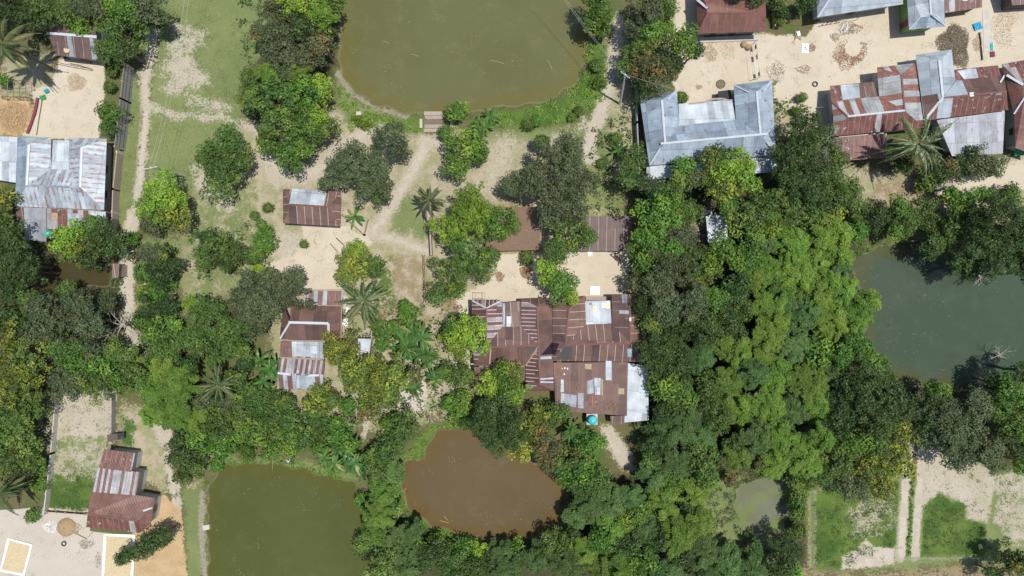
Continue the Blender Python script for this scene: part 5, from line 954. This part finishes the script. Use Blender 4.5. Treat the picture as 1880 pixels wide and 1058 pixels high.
t2, d2 = pole((1138,192), (1148,137), 8.0, 'grey electricity pole beside the pond path at upper right', (.8, -.6, 0))
wires(t2, at(1012,-40,9), 1.2, 'power_line', 'pair of wires from the upper right pole across the top pond', [(-.2,.1,0),(.2,-.1,0)])
wires(t2, at(1350,190,4.2), .6, 'power_line', 'thin wire from the upper right pole to the blue-grey house', [(0,0,0)])
# heaps and mats
def chips(name, label, cat_, px, py, rx, ry, n, mat, leaf=.11, hz=.08, rot=0, hole=None, parts=None, group=None):
    global rng
    rng = np.random.default_rng(int(px*3+py)); a = rng.uniform(0, 6.283, n); r = np.sqrt(rng.random(n))*(1+.14*np.sin(3*a+px)+.10*np.sin(5*a)+rng.normal(size=n)*.05)
    x = r*np.cos(a)*rx/PPM; y = r*np.sin(a)*ry/PPM
    if hole: keep = np.hypot(x-hole[0]/PPM, y+hole[1]/PPM) > hole[2]/PPM; x, y, r = x[keep], y[keep], r[keep]
    c0, s0 = math.cos(rot), math.sin(rot); o = at(px, py, 0); P = np.stack([o.x+x*c0-y*s0, o.y+x*s0+y*c0, .05+hz*np.clip(1-r**2, 0, 1)*rng.uniform(.7, 1, len(x))], 1)
    leaf = leaf*.66; n_b = 0
    nn = unit(rng.normal(size=P.shape)*.45+np.array([0,0,1.])); V, F = leaf_quads(P, nn, leaf*rng.uniform(.5, 1.4, len(P)), .5); V[:,2] = np.maximum(V[:,2], .045)
    V -= np.array([o.x, o.y, 0]); me = np_mesh(name, V, F, M[mat]); ob = link(name, me); ob.location = (o.x, o.y, 0); tag(ob, label, cat_, group); return ob
chips('leaf_heap', 'curved brown heap of drying leaves in the upper right court, between the rows', 'leaf heap', 1560, 100, 32, 24, 1500, 'leafbrown', .12, .15, .4, (10, -8, 15))
chips('straw_dung_heap', 'big grey-brown drying heap spread beside the silver winged house', 'heap', 1752, 84, 28, 38, 5200, 'dung', .12, .25, .15)
chips('leaf_heap', 'loose pale heap of sticks and leaves below the long silver house', 'leaf heap', 1560, 52, 22, 12, 420, 'twig', .12, .1)
chips('stick_pile', 'small dark pile of twigs just left of the white sticks, upper right court', 'twigs', 1533, 68, 9, 8, 160, 'twig', .1, .1)
chips('chip_circle', 'round patch of pale drying chips in the walled sandy yard', 'drying patch', 140, 151, 17, 16, 1500, 'leafpale', .075, .07)
chips('leaf_heap', 'round brown drying patch below the red-brown house', 'leaf heap', 1303, 99, 14, 17, 700, 'leafpale', .09, .08)
chips('straw_patch', 'thin yellowish straw patch right of the round brown one, upper court', 'straw', 1337, 92, 14, 18, 260, 'straw', .07, .05)
chips('leaf_heap', 'small orange-brown leaf heap nearest the tree at the centre yard\'s left', 'leaf heap', 918, 508, 8, 9, 400, 'leafbrown', .1, .15)
chips('leaf_heap', 'larger orange-brown leaf heap in the middle of the centre yard', 'leaf heap', 966, 499, 11, 14, 800, 'leafbrown', .11, .3)
chips('twig_scatter', 'faint grey twigs strewn between the two orange leaf heaps', 'twigs', 938, 501, 10, 9, 70, 'twig', .08, .02)
chips('twig_scatter', 'grey twig litter above the blue-grey house\'s right wing', 'twigs', 1425, 132, 18, 20, 420, 'twig', .1, .08)
chips('leaf_litter', 'brownish leaf litter in the upper right court, left of the tyre', 'leaf litter', 1475, 128, 14, 8, 260, 'leafbrown', .08, .04)
chips('leaf_litter', 'tan straw litter below the blue sheet in the right yard', 'straw', 1795, 80, 9, 16, 480, 'leafpale', .1, .06)
chips('straw_scatter', 'scattered dry straw around the pale slab path at the upper right', 'straw', 1840, 50, 22, 34, 700, 'straw', .09, .05)
chips('brown_patch', 'small brown drying patch in front of the curved porch', 'drying patch', 1283, 160, 6, 5, 160, 'leafbrown', .07, .04)
chips('straw_heap', 'loose tan straw spread over the left edge of the yard', 'straw', 25, 215, 32, 30, 2600, 'straw', .12, .2)
chips('roof_litter', 'patch of orange fallen leaves below the thatched shed\'s right end', 'leaf litter', 925, 430, 12, 12, 120, 'leafbrown', .1, .05)
chips('white_ash_heap', 'white ash spread beside the round haystack, lower left yard', 'ash heap', 93, 967, 13, 11, 900, 'ash', .1, .08)
chips('twig_scatter', 'dark stained litter on the concrete yard below the rusty house', 'twigs', 158, 999, 14, 9, 300, 'twig', .09, .03)
chips('twig_scatter', 'dark litter streak beside the grain sheet, lower left yard', 'twigs', 180, 1030, 6, 16, 200, 'twig', .08, .03)
chips('brush_pile', 'grey-brown brush pile left of the white roofed store in the grove', 'brush pile', 1282, 430, 18, 24, 1600, 'twig', .14, .6)
chips('white_rubble', 'heap of broken white sheets and rubble around the white roofed store in the grove', 'rubble', 1303, 404, 17, 20, 700, 'tarp', .16, .5)
chips('brown_brush', 'dead reeds and orange litter at the green pond\'s upper left corner', 'dead reeds', 352, 885, 14, 12, 500, 'leafpale', .12, .3)
def roof_litter(px, py, z, rx, ry, n, label):
    o = chips('dry_creeper', label, 'leaf litter', px, py, rx, ry, n, 'leafbrown', .09, .05); p = at(px, py, z); o.location = p
roof_litter(1027, 675, 2.86, 7, 16, 350, 'orange leaf litter lying on the patchwork roof\'s left corner')
roof_litter(1060, 712, 2.6, 10, 8, 160, 'thin orange leaf litter in the middle of the patchwork roof')
roof_litter(1122, 745, 2.4, 12, 14, 350, 'leaf litter and creeper over the patchwork roof\'s lower edge')
def mat_quad(q, z, grow_=0):
    return [tuple(at(x, y, 0).xy) for x, y in q]
def grain(q, qi, label):
    P = mat_quad(q, 0); root = empty('grain_sheet', at(*q[0], 0), label, 'grain sheet', 'grain drying sheets'); mb = MB(); mb.prism(P, .05, .065); mb.build('sheet', M['tarp'], root)
    pts = []; I = [at(x, y, 0) for x, y in qi]
    for a, b in zip(I, I[1:]+I[:1]):
        for k in range(8): p = a.lerp(b, k/8); pts.append((p.x+random.uniform(-.06,.06), p.y+random.uniform(-.06,.06)))
    mb = MB(); mb.prism(pts, .067, .11); mb.build('grain_layer', M['grain'], root)
    c = MB()
    for a, b in zip([at(*v) for v in q], [at(*v) for v in q[1:]+q[:1]]): c.tube([a+Vector((0,0,.08)), b+Vector((0,0,.08))], .06, 5)
    c.build('rolled_edge', M['tarp'], root)
grain([(15,988),(60,1000),(45,1057),(1,1048)], [(19,992),(56,1003),(43,1053),(4,1045)], 'white sheet of drying golden grain, leftmost in the lower left yard')
grain([(192,980),(248,982),(244,1075),(187,1075)], [(196,984),(244,986),(240,1072),(191,1072)], 'white sheet of drying golden grain directly below the rusty house')
def basket(px, py, r, label, mat='dung'):
    p = at(px, py, 0); root = empty('winnowing_tray', p, label, 'tray'); mb = MB(); R_ = r/PPM; mb.lathe([(0,.06),(R_*.92,.07),(R_,.14),(R_*1.05,.12),(R_*1.0,.04),(0,.04)], 28, p); mb.build('tray', M[mat], root)
basket(1323, 155, 8, 'round dark drying mat beside the pen on the upper court'); 
o_ = at(122, 78, 3.02); mb = MB(); root = empty('round_tray', (o_.x, o_.y, 3.0), 'round straw-coloured tray on the rusty shed roof', 'tray'); o_ = at(123, 92, 2.72); root.location = (o_.x, o_.y, 2.72); mb.lathe([(0,.02),(.36,.03),(.40,.09),(.42,.06),(.38,-.03),(0,-.03)], 24, root.location); mb.build('tray', M['grain'], root)
def ring(px, py, r, label):
    p = at(px, py, 0); mb = MB(); n = 20; R_ = r/PPM; mb.tube([(p.x+R_*math.cos(6.2832*k/n), p.y+R_*math.sin(6.2832*k/n), .11) for k in range(n+1)], .08, 6)
    root = empty('tyre', p, label, 'tyre', 'old tyres lying about'); mb.build('tread', M['tyre'], root)
ring(1459, 18, 3.6, 'black tyre on the ground near the top edge, right of the red-brown house'); ring(1496, 155, 4.2, 'dark tyre lying in the upper court left of the striped house'); ring(118, 998, 3.8, 'dark ring on the concrete yard below the haystack')
# haystack
p = at(122, 968, 0); root = empty('haystack', p, 'round brown haystack beside the white ash, lower left yard', 'haystack'); mb = MB()
mb.lathe([(1.25,.0),(1.2,.12),(.95,.35),(.5,.5),(.12,.55),(0,.56)], 22, p); mb.build('stack', M['hay'], root); mb = MB(); mb.tube([p, p+Vector((.1,.05,.8))], .04); mb.build('centre_pole', M['wood'], root)
chips('hay_fringe', 'loose hay strewn around the foot of the round haystack', 'hay', 128, 968, 20, 15, 500, 'hay', .12, .08)
def stick(pts, r, mat, name, label, cat_, group=None):
    P = [at(*q) for q in pts]; root = empty(name, P[0], label, cat_, group); mb = MB(); mb.tube(P, r, 6); mb.build('shaft', M[mat], root); return root
stick([(135,978,.1),(158,990,.15),(170,978,.1)], .06, 'wood', 'forked_branch', 'forked branch lying right of the haystack', 'branch')
stick([(268,515,.1),(262,540,.14)], .17, 'wood', 'split_log', 'pale split log on the verge right of the left dirt path', 'log')
stick([(128,117,.1),(145,120,.15),(170,128,.1)], .05, 'darkwood', 'bent_pole', 'dark bent pole lying below the rusty shed', 'pole'); stick([(95,113,.9),(140,122,.9),(168,127,.7)], .04, 'darkwood', 'washing_pole', 'long thin washing pole propped across the yard below the rusty shed', 'pole')
stick([(77,185,.1),(72,215,.1),(67,248,.1)], .05, 'darkwood', 'boundary_cane', 'thin dark cane along the left side of the walled yard', 'cane')
stick([(617,437,.08),(630,449,.08)], .07, 'darkwood', 'dark_streak', 'upper of two short shadow streaks built as dark bars on the sandy yard', 'pole', 'poles on the sandy yard'); stick([(606,447,.08),(622,465,.08)], .05, 'darkwood', 'dark_streak', 'lower of two short shadow streaks built as dark bars on the sandy yard', 'pole', 'poles on the sandy yard')  # dark bars modelled in place of two elongated shadows on the sand
stick([(1120,467,.08),(1134,480,.08)], .06, 'darkwood', 'dark_streak', 'left of two dark poles in the shed\'s sandy yard', 'pole'); stick([(1127,465,.08),(1141,479,.08)], .06, 'darkwood', 'dark_streak', 'right of two dark poles in the shed\'s sandy yard', 'pole')
for k, (a, b) in enumerate((((703,76),(714,80)), ((1004,110),(1014,128)), ((900,111),(925,117)), ((755,100),(768,104)))): stick([(a[0],a[1],WL+.02),((a[0]+b[0])/2,(a[1]+b[1])/2-1,WL+.03),(b[0],b[1],WL+.02)], .035, 'wood', 'floating_twig', ['pale twig floating near the left of the top pond','pale twig floating near the right shore of the top pond','long pale twig floating in the middle of the top pond','short twig floating left of centre in the top pond'][k], 'twig', 'twigs floating in the top pond')
for k, (a, b) in enumerate((((748,942),(768,952)), ((740,905),(746,896)), ((808,956),(824,960)), ((815,948),(822,955)))): stick([(a[0],a[1],WL+.02),(b[0],b[1],WL+.05)], .04, 'wood', 'floating_twig', ['long pale stick in the brown pond\'s lower left bend','short stick at the brown pond\'s left shore','flat stick floating near the brown pond\'s lower shore','short slanting stick just above the flat one in the brown pond'][k], 'twig', 'sticks in the brown pond')
stick([(500,800,.6),(502,830,.3),(500,862,WL)], .03, 'wood', 'fishing_cane', 'thin cane leaning into the top of the green pond', 'cane')
# frames of sticks, trellis, clotheslines
def trellis(px0, py0, px1, py1, h, label, n=4):
    a, b = at(px0, py0, h), at(px1, py1, h); root = empty('trellis', (a.x, b.y, 0), label, 'trellis')
    for i in range(n+1):
        x = a.x+(b.x-a.x)*i/n; mb = MB(); mb.tube([(x,a.y,h),(x+.05,b.y,h)], .03, 5); mb.build('pole', M['wood'], root)
        if i % 2 == 0:
            for y in (a.y, b.y): mb = MB(); mb.tube([(x,y,0),(x,y,h)], .04, 5); mb.build('leg', M['wood'], root)
    for i in range(3): y = a.y+(b.y-a.y)*i/2; mb = MB(); mb.tube([(a.x,y,h+.05),(b.x,y,h+.05)], .03, 5); mb.build('cross_pole', M['darkwood'], root)
trellis(2, 148, 48, 178, 1.6, 'bamboo vegetable trellis left of the coiled maroon mat'); trellis(872, 538, 890, 560, 1.9, 'small bamboo frame above the left rusty wing', 1)
def clothesline(a, b, label, cloths=()):
    A_, B_ = at(*a, 1.5), at(*b, 1.5); root = empty('clothesline', (A_.x, A_.y, 0), label, 'clothesline')
    for q in (A_, B_): mb = MB(); mb.tube([(q.x,q.y,0),q], .035, 5); mb.build('post', M['wood'], root)
    mb = MB(); mb.tube([A_, A_.lerp(B_, .5)-Vector((0,0,.15)), B_], .015, 4); mb.build('line', M['darkwood'], root)
    for f0, f1, m_, lb in cloths:
        P = [A_.lerp(B_, f0), A_.lerp(B_, f1)]; mb = MB(); n = 5
        for i in range(n):
            p0 = P[0].lerp(P[1], i/n); p1 = P[0].lerp(P[1], (i+1)/n); wv = .06*(-1)**i; s_ = Vector((-(B_-A_).y, (B_-A_).x, 0)).normalized()
            mb.face([p0-Vector((0,0,.12)), p1-Vector((0,0,.12)), p1-Vector((0,0,.9))+s_*(-wv+.12), p0-Vector((0,0,.9))+s_*(wv+.12)])
        o = mb.build('hanging_cloth', M[m_], None, .015); tag(o, lb, 'cloth', 'washing on the lines')
clothesline((1381,85), (1387,142), 'left of two clotheslines in the upper court'); clothesline((1388,75), (1396,140), 'right of two clotheslines in the upper court, hung with dark washing', [(.08,.2,'darkwood','first dark cloth from the top of the right clothesline'),(.35,.5,'twig','grey-brown cloth in the middle of the right clothesline'),(.85,.97,'darkwood','lowest dark cloth on the right clothesline')])
clothesline((1515,41), (1580,30), 'clothesline below the long silver house hung with maroon washing', [(.1,.4,'maroon','maroon cloth on the line below the long silver house'),(.45,.6,'tarp','pale cloth beside the maroon one below the silver house')])
# cloths, sheets and containers
def cloth(name, px, py, w, d, rz, mat, label, cat_, z=.05, amp=.06, seed=0):
    rd = random.Random(seed+int(px)); n = 8; p = at(px, py, z); V = []; F = []
    for j in range(n+1):
        for i in range(n+1):
            V.append(((i/n-.5)*w/PPM+rd.uniform(-1,1)*.03, (j/n-.5)*d/PPM+rd.uniform(-1,1)*.03, z*0+amp*(1+math.sin(i*1.9+rd.random())*math.cos(j*1.5+rd.random()))))
    for j in range(n):
        for i in range(n): q = j*(n+1)+i; F.append((q, q+1, q+n+2, q+n+1))
    me = bpy.data.meshes.new(name); me.from_pydata(V, [], F); me.materials.append(M[mat]); me.update(); o = link(name, me); o.location = (p.x, p.y, z); o.rotation_euler = (0, 0, rz)
    m = o.modifiers.new('thick', 'SOLIDIFY'); m.thickness = .02; tag(o, label, cat_); return o
cloth('blue_sheet', 1794, 49, 14, 13, .3, 'blue', 'crumpled bright blue plastic sheet at the upper right', 'plastic sheet', amp=.18)
o_ = cloth('white_sheet', 1478, 89, 13, 17, 0, 'tarp', 'white sheet with purple-brown pods in the upper court', 'sheet', amp=.01); chips('drying_pods', 'purple-brown pods drying on the white sheet in the upper court', 'pods', 1478, 89, 5, 6.5, 200, 'purple', .05, .03)
chips('drying_pods', 'small orange-brown drying patch right of the white sheet', 'pods', 1491, 88, 6, 8, 420, 'leafbrown', .06, .04)
cloth('cream_sheet', 1466, 62, 6, 9, .3, 'tarp', 'small cream sheet among branches in the upper court', 'sheet')
cloth('red_cloth', 713, 768, 13, 6, .25, 'red', 'small red cloth lying on the path above the brown pond', 'cloth', amp=.1)
cloth('pile_of_white_cloth', 1294, 389, 12, 12, .4, 'tarp', 'heap of white cloth at the white store\'s upper left corner', 'cloth', z=.6, amp=.25); cloth('purple_cloth', 1300, 383, 9, 5, .2, 'purple', 'dark purple cloth just above the white cloth heap', 'cloth', z=.7, amp=.15)
cloth('cream_sack', 1625, 908, 6, 6, .2, 'yellow', 'yellow sack at the edge of the left rice paddy', 'sack', amp=.1); cloth('cream_sack', 1799, 1003, 7, 9, .3, 'yellow', 'yellow sack at the lower right of the right rice paddy', 'sack', amp=.1)
cloth('maroon_blanket', 1822, 100, 8, 10, .1, 'maroon', 'dark red blanket on the ground below a blue and white cloth', 'blanket'); cloth('striped_blanket', 1820, 86, 5, 14, .05, 'teal', 'narrow blue cloth lying above the dark red blanket', 'cloth')
cloth('painted_sheet', 1874, 279, 22, 14, 0, 'greenp', 'green and yellow painted sheet at the right edge below the red-brown house', 'sheet', z=.9, amp=.05)
cloth('white_sheet', 637, 582, 10, 34, -.25, 'tarp', 'narrow white plastic sheet right of the long stepped house', 'sheet', amp=.08); cloth('white_sheet', 632, 555, 9, 24, -.2, 'conc', 'pale grey sheet above the narrow white one, beside the long stepped house', 'sheet')
cloth('green_sack', 80, 180, 10, 8, .3, 'greenp', 'bright green sack at the corner of the walled yard', 'sack', amp=.2); cloth('teal_sack', 87, 168, 8, 7, .5, 'teal', 'teal plastic sack above the bright green one', 'sack', amp=.2)
cloth('white_box_sheet', 1083, 466, 9, 8, .1, 'tarp', 'small white and red sheet below the plain brown shed', 'sheet')
cloth('white_stone_cloth', 530, 846, 6, 5, .6, 'tarp', 'small white cloth on the bank above the green pond', 'cloth', amp=.1)
# maroon coiled mat
P = [at(x, y, .12) for x, y in [(69,180),(67,192),(64,206),(59,222),(54,236),(50,245)]]; root = empty('rolled_mat', P[0], 'long curved maroon mat with thin pale edge on the yard\'s left', 'mat'); mb = MB(); mb.tube(P, .2, 8); mb.build('roll', M['maroon'], root)
mb = MB(); mb.tube([p+Vector((-.2,0,.02)) for p in P], .05, 6); mb.build('pale_edge', M['conc'], root); mb = MB(); mb.tube([p+Vector((.19,0,-.0)) for p in P], .04, 6); mb.build('dark_edge', M['black'], root)
# concrete porch slab, bathing stone, slab path
def slab(name, q, z0, z1, mat, label, cat_):
    P = mat_quad(q, 0); c = Vector((sum(a[0] for a in P)/len(P), sum(a[1] for a in P)/len(P), 0)); root = empty(name, c, label, cat_); mb = MB(); mb.prism(P, z0, z1); b = mb.build('slab', M[mat], root)
    m = b.modifiers.new('bevel', 'BEVEL'); m.width = .04; m.segments = 2; return root
slab('entrance_slab', [(1083,526),(1101,526),(1101,541),(1083,541)], 0, .14, 'tarp', 'pale square entrance slab in front of the silver porch roof', 'slab')
slab('bathing_stone', [(371,965),(384,963),(385,972),(374,974)], -.6, .05, 'conc', 'pale square bathing stone at the green pond\'s left shore', 'stone slab')
slab('slab_path', [(1803,20),(1815,18),(1824,95),(1806,95)], 0, .06, 'conc', 'pale narrow concrete slab right of the blue sheet', 'slab')
slab('brick_stack', [(655,206),(664,206),(664,212),(655,213)], 0, .3, 'conc', 'small pale stone block on the top pond\'s lower left bank', 'stone')
root = empty('pond_steps', at(796, 225, 0), 'worn stone steps leading into the bottom of the large top pond', 'stone steps')
for i, (y0, y1, z) in enumerate(((204,211,-.25),(212,219,-.14),(220,228,-.03),(229,236,.06),(237,243,.14))):
    w = 17-1.5*(i % 2); a, b = at(795-w, y0, 0), at(795+w+(i*1.5), y1, 0); mb = MB(); mb.box((a.x, b.y, -.9), (b.x, a.y, z+.03)); o = mb.build('step', M['brick' if i % 2 else 'dung' if i == 2 else 'wall'], root)
    m = o.modifiers.new('bevel', 'BEVEL'); m.width = .05; m.segments = 2
for x in (777, 829): mb = MB(); a = at(x-6 if x < 800 else x-2, 228, 0); mb.box((0,-.6,0),(.35,.6,.35), 0, a); mb.build('cheek_block', M['conc'], root)
# turquoise water tank on a stand
def tank(px, py, z, r, h, label):
    p = at(px, py, z); root = empty('water_tank', (p.x, p.y, 0), label, 'water tank'); mb = MB(); mb.lathe([(0,0),(r,0),(r*1.02,h*.1),(r,h*.2),(r*1.02,h*.35),(r,h*.5),(r*1.02,h*.65),(r,h*.75),(r*.85,h*.9),(r*.3,h),(0,h)], 28, p); o = mb.build('tank', M['teal'], root)
    mb = MB(); mb.lathe([(0,h+.06),(r*.26,h+.06),(r*.28,h-.02)], 18, p); mb.build('lid', M['teal'], root)
    mb = MB(); mb.box((-r*1.2,-r*1.2,z-.12),(r*1.2,r*1.2,z-.003), 0, (p.x,p.y,0)); mb.build('platform', M['conc'], root)
    for sx in (-1,1):
        for sy in (-1,1): mb = MB(); mb.box((sx*r-.08,sy*r-.08,0),(sx*r+.08,sy*r+.08,z-.122), 0, (p.x,p.y,0)); mb.build('leg', M['conc'], root)
tank(1087, 770, 1.7, .6, 1.0, 'round turquoise water tank on a concrete stand below the patchwork roof'); tank(91, 428, 1.2, .55, .9, 'turquoise water tank under the edge of the rust-spotted silver house')
# straw bundles
for (x, y, lb) in ((1365,83,'left olive straw bundle beside the clotheslines'),(1373,88,'right olive straw bundle beside the clotheslines')):
    p = at(x, y, 0); root = empty('straw_bundle', p, lb, 'straw bundle', 'straw bundles in the upper court'); mb = MB(); mb.lathe([(.3,0),(.42,.2),(.36,.42),(.15,.52),(0,.53)], 12, p); mb.build('bundle', M['hay'], root); mb = MB(); mb.tube([(p.x+.42*math.cos(t*.524), p.y+.42*math.sin(t*.524), .22) for t in range(13)], .025, 5); mb.build('tie', M['wood'], root)
# white sticks on the court
root = empty('white_sticks', at(1550,55,0), 'bundle of bleached white sticks scattered on the upper court', 'sticks')
for k in range(9): a = at(1544+k*1.6, 52+random.uniform(-3,3), .12); d = Vector((random.uniform(-.5,.2), random.uniform(-1,-.4), 0)).normalized()*random.uniform(.6,1.1); mb = MB(); mb.tube([a-d*.5, a+d*.5+Vector((0,0,.04))], .03, 5); mb.build('stick', M['tarp'], root)
root = empty('dead_branch', at(1462,68,0), 'curved dead brown branch left of the white sheet', 'branch')
for seg, r_ in bare_segs(1.1, 4, 3): mb = MB(); o_ = at(1463,66,.5); mb.tube([Vector((o_.x+q[0]*.7, o_.y+q[1], .08+abs(q[2])*.2)) for q in seg], r_, 5); mb.build('limb', M['wood'], root)
# duckweed and litter floating on the ponds
